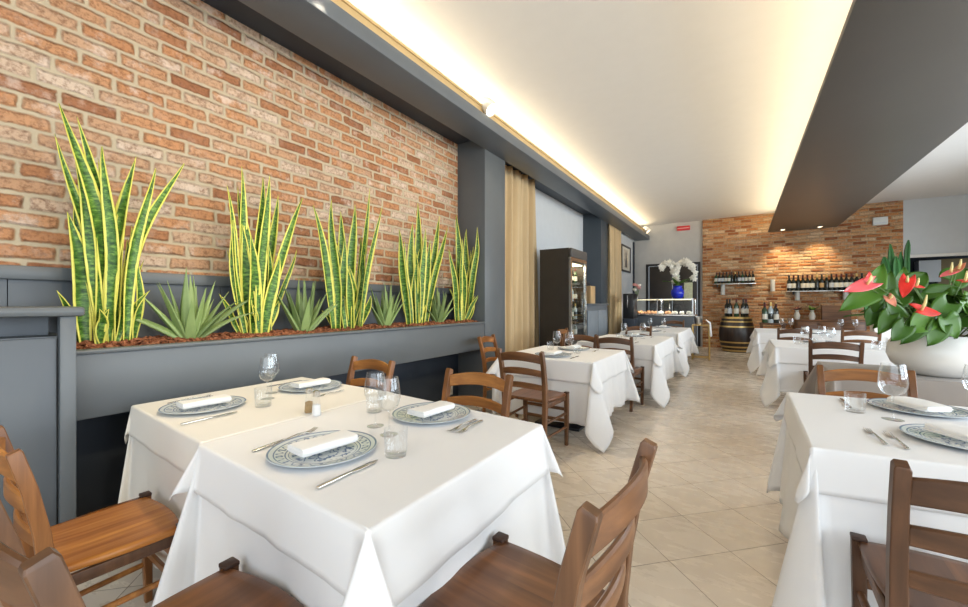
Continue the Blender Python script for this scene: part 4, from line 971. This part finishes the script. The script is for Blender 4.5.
# ---- flower bowl with anthurium
BC = Vector((1.265, 4.42, Z1 + 0.001)); D0 = BC.x * -SA + BC.y * CA
t = empty('potted_anthurium', BC, 0, 'red flowering anthurium in a round white bowl on taupe cloth', 'plant')
MB().lathe([(0.001, 0), (0.16, 0.0), (0.20, 0.018), (0.262, 0.08), (0.288, 0.15), (0.282, 0.225), (0.25, 0.285), (0.225, 0.305), (0.215, 0.30), (0.24, 0.275), (0.268, 0.22), (0.27, 0.155), (0.2, 0.10), (0.001, 0.09)], 48).build('bowl', M_white, t, 60)
MB().lathe([(0.001, 0.285), (0.24, 0.27)], 24).build('soil', M_bark, t)
fwd = Vector((-SA, CA, 0)); rgt = Vector((CA, SA, 0)); UPV = Vector((0, 0, 1))
def heart(l, w, cup, droop, n=9, nu=8):
    """heart leaf lying in xy, stalk at origin, tip along +y; z is up"""
    vs = []; fs = []
    for i in range(n + 1):
        s = i / n
        ww = w * (math.sin(PI * min(1, 0.18 + 0.82 * s)) ** 0.75) * (1 - 0.25 * s)
        if s >= 1: ww = 0.001
        for j in range(-nu // 2, nu // 2 + 1):
            q = j / (nu / 2)
            y = l * s - l * 0.20 * (abs(q) ** 1.2) * (1 - s) * 1.3
            x = q * ww / 2
            vs.append((x, y, cup * w * (abs(q) ** 1.3) * 0.5 - droop * l * s * s + 0.012 * l * math.sin(9 * s) * abs(q)))
    k = nu + 1
    for i in range(n):
        for j in range(nu):
            a = i * k + j; fs.append((a, a + 1, a + k + 1, a + k))
    return vs, fs
def frame_m(p, tip, nrm):
    y = tip.normalized(); z = (nrm - y * nrm.dot(y)).normalized(); x = y.cross(z)
    return Matrix(((x.x, y.x, z.x, p.x), (x.y, y.y, z.y, p.y), (x.z, y.z, z.z, p.z), (0, 0, 0, 1)))
AX, AY, AZ = BC
stems = MB()
def anth_leaf(px, py, tx, ty, wpx, dd, nrm, mat=M_anth, name='leaf', cup=0.18, droop=0.15):
    p = ond(px, py, D0 + dd) - BC; q = ond(tx, ty, D0 + dd - 0.03) - BC
    l = (q - p).length; w = wpx / FPX * (D0 + dd)
    vs, fs = heart(l, w, cup, droop); b = MB(); b.add(vs, fs, frame_m(p, q - p, nrm))
    o = b.build(name, mat, t, 180); m = o.modifiers.new('thick', 'SOLIDIFY'); m.thickness = 0.0015
    root = Vector((p.x * 0.25, p.y * 0.25, 0.28)); mid = (root + p) / 2 + Vector((0, 0, 0.08))
    stems.tube([root, mid, p], [0.005, 0.004, 0.003], 6)
    return o, p, q
toward = -fwd
R = random.Random(5)
hand = [(874, 289, 842, 309, 24, -0.20, UPV * 0.5 + toward), (866, 302, 886, 262, 26, -0.1, toward + rgt * -0.4), (884, 300, 893, 270, 20, 0.0, toward - rgt * 0.3), (895, 300, 908, 266, 24, 0.05, toward + UPV * 0.3),
        (912, 283, 927, 272, 22, -0.05, toward + UPV * 0.6), (873, 312, 868, 325, 16, -0.2, toward + UPV * 0.4), (890, 314, 880, 333, 18, -0.25, toward + UPV * 0.5), (900, 318, 888, 300, 18, -0.2, toward),
        (915, 300, 945, 292, 30, -0.05, toward + UPV * 0.8), (935, 300, 962, 288, 34, -0.1, toward + UPV * 0.5), (928, 315, 912, 332, 26, -0.3, toward + UPV * 0.4), (945, 318, 958, 338, 30, -0.32, toward + UPV * 0.5), (962, 300, 980, 322, 30, -0.2, toward + UPV),
        (920, 322, 903, 343, 22, -0.3, toward + UPV * 0.6), (940, 325, 930, 345, 22, -0.33, toward + UPV * 0.5), (958, 320, 972, 318, 26, -0.25, UPV + toward), (900, 296, 885, 310, 22, -0.15, toward + UPV), (950, 280, 968, 268, 26, 0.1, toward + UPV * 0.6),
        (905, 325, 893, 340, 20, -0.3, toward + UPV * 0.5), (948, 303, 933, 320, 24, -0.25, toward + UPV * 0.6), (975, 335, 990, 350, 24, -0.2, toward + UPV * 0.4), (890, 305, 872, 300, 20, 0.05, toward + UPV * 0.4)]
for px, py, tx, ty, w, dd, nv in hand: anth_leaf(px, py, tx, ty, w, dd, nv)
for k in range(44):
    a = R.uniform(0, 2 * PI); rr = R.uniform(0.08, 0.42); hh = 0.36 + 0.30 * (1 - (rr / 0.5) ** 2) * R.uniform(0.35, 1.0)
    p = Vector((rr * math.cos(a), rr * math.sin(a), hh)); out = Vector((math.cos(a), math.sin(a), R.uniform(-0.75, 0.15))).normalized()
    l = R.uniform(0.13, 0.21)
    vs, fs = heart(l, l * R.uniform(0.62, 0.8), 0.18, 0.2); b = MB(); b.add(vs, fs, frame_m(p, out, Vector((0.3 * math.cos(a), 0.3 * math.sin(a), 1.0)) + toward * R.uniform(0, 0.9)))
    o = b.build('leaf', M_anth, t, 180); m = o.modifiers.new('thick', 'SOLIDIFY'); m.thickness = 0.0015
    root = Vector((p.x * 0.3, p.y * 0.3, 0.28)); stems.tube([root, (root + p) / 2 + Vector((0, 0, 0.05)), p], [0.005, 0.004, 0.003], 6)
def flower(px, py, tx, ty, w, dd, nv, mat, sp):
    o, p, q = anth_leaf(px, py, tx, ty, w, dd, nv, mat, 'flower', 0.10, 0.05)
    c = p.lerp(q, 0.18); n = nv.normalized()
    MB().tube([c, c + n * sp * 0.5 + UPV * sp * 0.3, c + n * sp * 0.7 + UPV * sp * 0.8], [0.009, 0.008, 0.004], 8).build('spadix', M_spadix, o, 180)
flower(872, 282, 844, 291, 15, -0.30, toward + UPV * 0.6, M_pink, 0.05)
flower(866, 286, 869, 271, 19, -0.26, toward + UPV * 0.2 + rgt * 0.3, M_red, 0.05)
flower(908, 278, 903, 297, 13, -0.30, toward - rgt * 0.9, M_red, 0.05)
flower(914, 285, 925, 287, 8, -0.30, toward + UPV * 1.2, M_red, 0.04)
flower(917, 309, 941, 313, 21, -0.38, UPV * 0.9 + toward * 0.75, M_red, 0.075)
flower(953, 271, 940, 276, 9, -0.1, UPV + toward * 0.3, M_pink, 0.05)
flower(957, 270, 966, 262, 8, -0.1, UPV + toward * 0.5, M_faded, 0.05)
flower(962, 281, 978, 279, 10, -0.2, UPV + toward * 0.4, M_red, 0.05)
flower(888, 296, 896, 306, 11, -0.25, toward, M_faded, 0.03)
stems.build('stem', M_stem, t, 180)

# ---- cactus in a white pot behind
pc = onY(884, 303, 11.3)
t = empty('potted_cactus', (pc.x, 11.3, 0), 0, 'tall green column cactus in a white pot behind the anthurium', 'plant')
MB().lathe([(0.001, 0), (0.20, 0), (0.26, 0.9), (0.28, 1.02), (0.25, 1.02), (0.22, 0.96), (0.001, 0.95)], 4, rotm((0, 0, 0.0), PI / 4)).build('pot', M_white_matte, t, 30)
def cact(dx, dy, z0, h, r, parent=t):
    rings = []; n = 12; m = 10
    for i in range(m + 1):
        s = i / m; k = r * (1 - max(0, s - 0.85) / 0.15 * 0.75) * (1 + 0.06 * math.sin(13 * s + dx * 40))
        rings.append([(dx + 0.03 * math.sin(3 * s + dx * 9) + k * (1 + 0.22 * math.cos(5 * 2 * PI * j / 20)) * math.cos(2 * PI * j / 20), dy + k * (1 + 0.22 * math.cos(5 * 2 * PI * j / 20)) * math.sin(2 * PI * j / 20), z0 + h * s) for j in range(20)])
    MB().loft(rings).build('stem', M_cactus, parent, 60)
for dx, dy, z0, h, r in ((0.0, 0, 0.95, 1.30, 0.085), (0.13, 0.05, 0.95, 1.56, 0.05), (0.20, -0.02, 0.95, 1.30, 0.06), (0.36, 0.02, 1.55, 1.02, 0.04), (-0.10, 0.0, 0.95, 1.1, 0.07), (-0.20, 0.04, 1.0, 0.85, 0.06), (0.28, 0.05, 1.5, 0.85, 0.035)):
    cact(dx, dy, z0, h, r)
MB().tube([(0.18, 0, 1.55), (0.30, 0, 1.52), (0.40, 0.02, 1.56)], 0.04, 8).build('stem', M_cactus, t, 180)

# ================================================================== BACK OF THE ROOM
# glass topped pastry counter
YC = 11.1
t = empty('display_counter', (-1.78, YC + 0.35, 0), 0, 'slate counter with glass vitrine before the dark door', 'counter')
O = (-1.78, YC + 0.35, 0)
MB().bbox(*loc((-2.62, YC, 0.02), (-0.98, YC + 0.7, 0.98), O), 0.01).build('body', M_slate, t)
MB().bbox(*loc((-2.64, YC - 0.02, 0.98), (-0.96, YC + 0.72, 1.02), O), 0.006).build('worktop', M_steel, t)
v = MB()
for x in (-2.60, -1.82, -1.0):
    for y in (YC + 0.01, YC + 0.69): v.box(*loc((x - 0.012, y - 0.012, 1.02), (x + 0.012, y + 0.012, 1.40), O))
v.box(*loc((-2.61, YC, 1.40), (-0.99, YC + 0.7, 1.425), O)); v.build('vitrine_frame', M_steel, t, 0)
for lo, hi in (((-2.59, YC + 0.006, 1.02), (-1.01, YC + 0.012, 1.40)), ((-2.606, YC + 0.02, 1.02), (-2.60, YC + 0.68, 1.40)), ((-1.0, YC + 0.02, 1.02), (-0.994, YC + 0.68, 1.40))): MB().box(*loc(lo, hi, O)).build('pane', M_pane, t, 0)
MB().box(*loc((-2.55, YC + 0.1, 1.392), (-1.05, YC + 0.16, 1.399), O)).build('lamp', M_fridgelight, t, 0)
M_pastry = plain('pastry_crust', (0.66, 0.33, 0.14), 0.6, 0, 0.3, 0.3, 25); M_cream_p = plain('cream_pastry', (0.78, 0.74, 0.66), 0.6, 0, 0.3, 0.1, 25)
for k in range(9):
    x = -2.45 + k * 0.17; m = M_pastry if k in (1, 2, 3, 5) else M_cream_p
    o = empty('pastry_tray', (x, YC + 0.28, 1.022), 0, ('orange pastries on a tray' if m == M_pastry else 'white cakes on a tray') + ' inside the glass vitrine', 'pastry', 'pastry trays in the vitrine')
    MB().bbox((-0.078, -0.2, 0), (0.078, 0.2, 0.012), 0.004).build('tray', M_steel, o)
    rr = random.Random(k); b = MB()
    for q in range(8):
        px, py, s = rr.uniform(-0.045, 0.045), -0.16 + q * 0.045, rr.uniform(0.028, 0.04)
        b.lathe([(0.001, 0.0), (s, 0.004), (s * 0.9, s * 1.1), (s * 0.4, s * 1.9), (0.001, s * 2.0)], 10, rotm((px, py, 0.012)))
    b.build('pastries', m, o, 60)
area('vitrine_glow', (-1.8, YC + 0.2, 1.385), (math.radians(12), 0, 0), 1.5, 0.08, 9, (1.0, 0.97, 0.92))
# orchid in a cobalt vase on the vitrine
po = onY(677.5, 298, YC + 0.3)
t = empty('potted_orchid', (po.x, YC + 0.3, 1.426), 0, 'white orchid with arching sprays in a cobalt blue vase', 'plant')
MB().lathe([(0.001, 0), (0.11, 0), (0.16, 0.06), (0.185, 0.15), (0.175, 0.24), (0.13, 0.31), (0.115, 0.34), (0.14, 0.38), (0.13, 0.38), (0.10, 0.34), (0.001, 0.30)], 28, Matrix.Scale(0.86, 4)).build('vase', M_blue, t, 60)
b = MB(); rr = random.Random(3)
OB = Vector((po.x, YC + 0.3, 1.426))
def opx(x, y, dy=0.0): return onY(x, y, YC + 0.3 + dy) - OB
for k in range(7):
    a = k * 0.9; d = Vector((math.cos(a), math.sin(a) * 0.6, 0.8)).normalized()
    vs, fs = heart(0.34, 0.11, 0.2, 0.5); b = MB(); b.add(vs, fs, frame_m(Vector((0, 0, 0.36)), d, UPV)); o = b.build('leaf', M_anth, t, 180); o.modifiers.new('thick', 'SOLIDIFY').thickness = 0.004
sprays = [[(677, 288), (674, 272), (672, 265), (668, 262.5), (664, 264), (662, 269)], [(678, 288), (678, 270), (681, 263), (686, 262), (691, 264), (694, 270), (693, 279)], [(678, 287), (676, 276), (677, 266), (682, 261), (688, 261), (692, 264)]]
for sp in sprays:
    path = [opx(x, y, rr.uniform(-0.1, 0.1)) for x, y in sp]
    MB().tube(path, 0.008, 6).build('stem', M_stem, t, 180)
    for i in range(1, len(path)):
        n = 6
        for q in range(n):
            if i == 1 and q < 3: continue
            c = path[i - 1].lerp(path[i], q / n) + Vector((rr.uniform(-0.05, 0.05), rr.uniform(-0.08, 0.02), rr.uniform(-0.04, 0.04)))
            b = MB(); nv = Vector((rr.uniform(-0.5, 0.5), -1, rr.uniform(-0.3, 0.3))).normalized()
            for w in range(5):
                a = w * 2 * PI / 5 + 0.3; e = nv.cross(UPV).normalized(); f = e.cross(nv)
                d = e * math.cos(a) + f * math.sin(a)
                vs, fs = heart(0.075, 0.062, 0.15, 0.2, 4, 4); b.add(vs, fs, frame_m(c, d, nv))
            o = b.build('flower', M_petal, t, 180); o.modifiers.new('thick', 'SOLIDIFY').thickness = 0.003
# pale card behind the orchid
pq = onY(688, 289, YC + 0.45); t = empty('menu_card', (pq.x, YC + 0.5, 1.426), 0, 'pale card standing beside the blue vase', 'card')
MB().box((-0.10, -0.004, 0), (0.10, 0.004, 0.42), rotm((0, 0, 0), 0, -0.06)).build('sheet', plain('pale_card', (0.60, 0.60, 0.38), 0.6, 0, 0.2, 0.15, 20), t, 0)
# dark machine and pink bouquet left of the counter
px0, px1 = onY(622.5, 300, 10.4), onY(634, 300, 10.4)
t = empty('drinks_machine', ((px0.x + px1.x) / 2, 10.6, 0), 0, 'black machine on a stand left of the glass counter', 'machine'); hw = (px1.x - px0.x) / 2
MB().bbox((-hw, -0.2, 0.02), (hw, 0.25, 0.92), 0.01).build('stand', M_navy, t)
MB().bbox((-hw * 0.95, -0.2, 0.92), (hw * 0.95, 0.22, 1.55), 0.02).build('housing', M_black, t)
MB().bbox((-hw * 0.2, -0.215, 1.2), (-hw * 0.05, -0.195, 1.5), 0.004).build('trim_strip', M_steel, t)
pv = onY(637.5, 300, YC + 0.35)
t = empty('flower_vase', (pv.x, YC + 0.3, 1.426), 0, 'pink blooms in a small glass vase at the counter end', 'flowers')
MB().lathe([(0.001, 0), (0.05, 0), (0.055, 0.16), (0.04, 0.18)], 16).build('vase', M_glass, t, 60)
M_bloom = plain('pink_bloom', (0.72, 0.34, 0.32), 0.6, 0, 0.2, 0.3, 40)
for k in range(9):
    c = Vector((rr.uniform(-0.12, 0.12), rr.uniform(-0.08, 0.08), rr.uniform(0.20, 0.46)))
    MB().tube([(0, 0, 0.05), c * 0.6, c], 0.004, 5).build('stem', M_stem, t, 180)
    MB().lathe([(0.001, -0.02), (0.035, 0.0), (0.048, 0.03), (0.036, 0.055), (0.02, 0.04), (0.001, 0.06)], 9, rotm(c)).build('flower', M_bloom if k % 3 else M_petal, t, 60)
# brass stand with white cloth
ps = onz(701, 359, 0.0)
t = empty('serving_stand', (ps.x, ps.y, 0), 0, 'thin brass stand holding an ice bucket beside the counter', 'stand')
f = MB()
for dx, dy in ((-0.17, -0.12), (0.17, -0.12), (-0.17, 0.12), (0.17, 0.12)): f.tube([(dx, dy, 0.0), (dx, dy, 0.80)], 0.014, 8)
for z in (0.06, 0.80):
    for a, c in (((-0.17, -0.12), (0.17, -0.12)), ((0.17, -0.12), (0.17, 0.12)), ((0.17, 0.12), (-0.17, 0.12)), ((-0.17, 0.12), (-0.17, -0.12))): f.tube([(*a, z), (*c, z)], 0.012, 6)
f.build('frame', M_brass, t, 60)
MB().bbox((-0.17, -0.12, 0.79), (0.17, 0.12, 0.81), 0.004).build('tray', M_brass, t)
MB().lathe([(0.001, 0.812), (0.07, 0.812), (0.10, 1.0), (0.09, 1.0), (0.06, 0.83), (0.001, 0.83)], 20, rotm((-0.05, 0, 0))).build('bucket', M_steel, t, 60)
b = MB(); vs = []; fs = []; n = 12
for i in range(9):
    s = i / 8
    for j in range(n + 1):
        a = -1 + 2 * j / n; y = 0.15 * a * (1 - 0.1 * s)
        vs.append((0.19 + 0.035 * math.sin(a * 7 + s) * s, y, 0.90 - 0.34 * s + 0.02 * math.cos(a * 3)) if i else (0.10, y, 0.93))
for i in range(8):
    for j in range(n): q = i * (n + 1) + j; fs.append((q, q + 1, q + n + 2, q + n + 1))
b.add([(x + ps.x, y + ps.y, z) for x, y, z in vs], fs); o = b.build('draped_napkin', M_cloth, None, 180); o.modifiers.new('thick', 'SOLIDIFY').thickness = 0.004
tag(o, 'white napkin draped over the brass stand', 'napkin')

# ---- bottles
def make_bottle():
    r = empty('wine_bottle', (0, 0, 0))
    MB().lathe([(0.001, 0), (0.037, 0), (0.039, 0.004), (0.039, 0.19), (0.034, 0.215), (0.017, 0.245), (0.0145, 0.26), (0.0145, 0.325), (0.001, 0.326)], 16).build('glass', M_bottle, r, 50)
    MB().lathe([(0.0396, 0.06), (0.0398, 0.062), (0.0398, 0.15), (0.0396, 0.152)], 16).build('label', M_label, r, 50)
    MB().lathe([(0.0152, 0.265), (0.0160, 0.268), (0.0160, 0.328), (0.001, 0.3295)], 12).build('capsule', M_capsule, r, 50)
    return r
BR = random.Random(21); BOT = make_bottle(); bot_used = [False]
def bottle(loc_, label, group, mat=None, sc=1.15, rot=(0, 0, 0), lab=True):
    c = BOT if not bot_used[0] else copy_tree(BOT); bot_used[0] = True
    c.location = loc_; c.scale = (sc, sc, sc); c.rotation_euler = rot
    tag(c, label, 'bottle', group)
    q = BR.random()
    for ch in c.children:
        if ch.name.startswith('label') and q > 0.5: ch.material_slots[0].link = 'OBJECT'; ch.material_slots[0].material = M_bottle if q > 0.78 else M_crate if q > 0.7 else M_bulk
        if ch.name.startswith('capsule') and q > 0.35: ch.material_slots[0].link = 'OBJECT'; ch.material_slots[0].material = M_black if q < 0.8 else M_brass
        if ch.name.startswith('glass') and mat: ch.material_slots[0].link = 'OBJECT'; ch.material_slots[0].material = mat
    return c
def shelf(x0, x1, y, label, yw=13.62):
    a, c = onY(x0, y, 13.45), onY(x1, y, 13.45)
    z = (a.z + c.z) / 2
    t = empty('wall_shelf', ((a.x + c.x) / 2, yw, z), 0, label, 'shelf', 'wine shelves on the brick wall'); w = (c.x - a.x) / 2
    MB().bbox((-w, -0.26, -0.025), (w, 0.0, 0.0), 0.004).build('board', M_steel, t)
    for s in (-0.8, 0.8): MB().bbox((s * w - 0.012, -0.22, -0.10), (s * w + 0.012, 0.0, -0.025), 0.003).build('bracket', M_black, t)
    return a.x, c.x, z
x0, x1, z = shelf(713, 756, 283, 'steel wine shelf at the left of the brick wall')
ORD = ['first', 'second', 'third', 'fourth', 'fifth', 'sixth', 'seventh', 'eighth', 'ninth', 'tenth', 'eleventh', 'twelfth', 'thirteenth', 'fourteenth', 'fifteenth', 'sixteenth', 'seventeenth', 'eighteenth']
n = 12
for k in range(n):
    x = x0 + 0.06 + (x1 - x0 - 0.12) * k / (n - 1)
    bottle((x, 13.48, z + 0.013), 'dark bottle, %s from the left on the left wine shelf' % ORD[k], 'bottles on the left wine shelf', M_bottle if k % 4 else M_bottle_g, 0.98, (0, (0.22 if k < 5 else -0.1) * 0.4, 0))
x0, x1, z = shelf(786, 866, 290, 'long steel wine shelf at the middle of the brick wall')
n = 16
for k in range(n):
    x = x0 + 0.07 + (x1 - x0 - 0.14) * k / (n - 1)
    bottle((x, 13.48, z + 0.002), 'dark bottle, %s from the left on the long wine shelf' % ORD[k], 'bottles on the long wine shelf', M_bottle, 1.28)
# small pale wall lamps under the shelves
for x, y, lab in ((723, 289, 'first from the left, under the left wine shelf'), (772.5, 285, 'second from the left, between the wine shelves'), (797, 294, 'third from the left, under the long wine shelf'), (845, 293, 'last of the four, under the long wine shelf end')):
    p = onY(x, y, 13.6)
    t = empty('wall_lamp', (p.x, 13.62, p.z), 0, 'small pale tube wall lamp, ' + lab, 'lamp', 'pale tube lamps on the brick wall')
    MB().lathe([(0.001, -0.16), (0.055, -0.16), (0.055, 0.16), (0.001, 0.16)], 16, rotm((0, -0.09, 0))).build('tube', plain('lamp_white', (0.66, 0.66, 0.62), 0.4), t, 50)
    MB().bbox((-0.03, -0.04, -0.05), (0.03, -0.0, 0.05), 0.004).build('mount', M_steel, t)
# barrel
pb = onz(736.5, 351.5, 0); YB = 12.85
pb = Vector((ray(736.5, 330).x / ray(736.5, 330).y * YB, YB, 0))
t = empty('wine_barrel', pb, 0, 'dark oak wine barrel with golden hoops by the brick wall', 'barrel')
def br(s): return 0.33 + 0.085 * math.sin(PI * s)
MB().lathe([(0.001, 0.03), (0.31, 0.03), (br(0), 0.0)] + [(br(k / 14), 0.95 * k / 14) for k in range(15)] + [(0.315, 0.95), (0.31, 0.92), (0.001, 0.92)], 36).build('body', M_barrel, t, 40)
for s0, s1 in ((0.02, 0.07), (0.13, 0.17), (0.26, 0.30), (0.70, 0.74), (0.84, 0.88), (0.94, 0.995)):
    MB().lathe([(br(s0) + 0.001, 0.95 * s0), (br(s0) + 0.008, 0.95 * s0), (br(s1) + 0.008, 0.95 * s1), (br(s1) + 0.001, 0.95 * s1)], 36).build('hoop', M_brass, t, 30)
MB().lathe([(0.001, 0.921), (0.30, 0.921), (0.30, 0.945), (0.001, 0.945)], 30).build('lid', M_crate, t, 40)
for k in range(9):
    a = k * 2 * PI / 8; r_ = 0.22 if k else 0.0
    bottle((pb.x + (r_ * math.cos(a)), pb.y + r_ * math.sin(a), 0.946), ('dark bottle in the middle on top of the barrel' if k == 0 else 'dark bottle, %s in the ring standing on the barrel' % ORD[k - 1]), 'bottles on the barrel', M_bottle if k % 3 else M_bottle_g, 1.45)
# side table with bottles
YS = 12.3
xs = [ray(x, 310).x / ray(x, 310).y * YS for x in (759, 786)]
t = empty('bottle_table', ((xs[0] + xs[1]) / 2, YS, 0), 0, 'small brown side table with bottles right of the barrel', 'table'); w = (xs[1] - xs[0]) / 2
MB().bbox((-w, -0.25, 0.78), (w, 0.25, 0.82), 0.006).build('tabletop', WD['walnut'], t)
for sx in (-1, 1):
    for sy in (-1, 1): MB().bar([(sx * (w - 0.05), sy * 0.2, 0), (sx * (w - 0.05), sy * 0.2, 0.78)], 0.05, 0.05).build('leg', WD['walnut'], t)
lab = ['green', 'pale', 'dark', 'green', 'pale', 'dark']
for k in range(6):
    x = xs[0] + 0.12 + (xs[1] - xs[0] - 0.3) * (k % 3) / 2.2; y = YS - 0.13 + 0.22 * (k // 3)
    bottle((x, y, 0.821), lab[k] + ' bottle, ' + ('front' if k < 3 else 'back') + ' row, on the side table', 'bottles on the side table', (M_bottle_g, M_bottle_c, M_bottle)[k % 3], 1.45 + 0.1 * (k % 2))
# sideboard with plant vase
YD = 12.9
xs = [ray(x, 320).x / ray(x, 320).y * YD for x in (796, 866)]
t = empty('sideboard', ((xs[0] + xs[1]) / 2, YD + 0.2, 0), 0, 'brown wooden sideboard against the brick wall under the long shelf', 'sideboard'); w = (xs[1] - xs[0]) / 2
MB().bbox((-w, -0.25, 0.0), (w, 0.3, 0.86), 0.006).build('body', WD['walnut'], t)
MB().bbox((-w - 0.02, -0.27, 0.86), (w + 0.02, 0.32, 0.89), 0.006).build('top', WD['chestnut'], t)
for k in range(3): MB().bbox((-w + 0.03 + k * 2 * w / 3, -0.265, 0.1), (-w - 0.03 + (k + 1) * 2 * w / 3, -0.248, 0.84), 0.006).build('door', WD['chestnut'], t)
for x, lab, mt in ((797, 'dark red foliage plant in a slim vase on the sideboard', M_capsule), (812, 'small green plant in a slim vase on the sideboard', M_anth)):
    xx = ray(x, 310).x / ray(x, 310).y * (YD + 0.1)
    t = empty('potted_plant', (xx, YD + 0.1, 0.891), 0, lab, 'plant')
    MB().lathe([(0.001, 0), (0.05, 0), (0.07, 0.1), (0.035, 0.2), (0.045, 0.24), (0.001, 0.22)], 16).build('vase', M_label, t, 60)
    for q in range(12):
        a = q * 2.4; d = Vector((math.cos(a), math.sin(a), rr.uniform(0.4, 1.6))).normalized()
        vs, fs = heart(rr.uniform(0.13, 0.22), 0.08, 0.2, 0.3); b = MB(); b.add(vs, fs, frame_m(Vector((0, 0, 0.22)), d, UPV + d * 0.2)); o = b.build('leaf', mt, t, 180); o.modifiers.new('thick', 'SOLIDIFY').thickness = 0.002
xx = ray(836, 315).x / ray(836, 315).y * (YD + 0.1)
t = empty('wooden_crate', (xx, YD + 0.15, 0.891), 0, 'brown wooden wine crate on the sideboard', 'crate')
MB().box((-0.27, -0.12, 0), (0.27, -0.10, 0.36)).box((-0.27, 0.10, 0), (0.27, 0.12, 0.36)).box((-0.27, -0.10, 0), (-0.25, 0.10, 0.36)).box((0.25, -0.10, 0), (0.27, 0.10, 0.36)).box((-0.25, -0.10, 0), (0.25, 0.10, 0.02)).build('panel', WD['chestnut'], t, 0)
# items in the opening at the right
t = empty('bar_shelf', (4.0, 14.6, 0), 0, 'bar shelf unit in the dark opening at the right', 'shelf')
MB().box((-0.68, 0.0, 0.0), (1.1, 0.45, 1.3)).build('cupboard', M_navy, t, 0)
MB().box((0.28, 0.40, 1.3), (1.1, 0.46, 2.44)).build('back_panel', plain('olive_wood', (0.17, 0.12, 0.05), 0.5), t, 0)
MB().box((-0.15, 0.1, 1.85), (0.24, 0.44, 2.40)).build('pale_box', M_bulk, t, 0)
for k, x in enumerate((3.95, 4.18)):
    bottle((x, 14.75, 1.301), ('left' if k == 0 else 'right') + ' pale tall bottle in the dark opening at the right', 'pale bottles on the bar shelf', M_bottle_c, 1.9)
# fridge contents
for i, z in enumerate(shelf_z):
    for k in range(4):
        y = 6.52 + 0.18 * k
        bottle((-2.55, y, z + 0.001), 'bottle on fridge shelf %s, %s from the front' % (('lowest', 'second', 'third', 'top')[i], ORD[k]), 'bottles in the fridge', (M_bottle_g, M_bottle_c, M_bottle)[(i + k) % 3], 0.85)
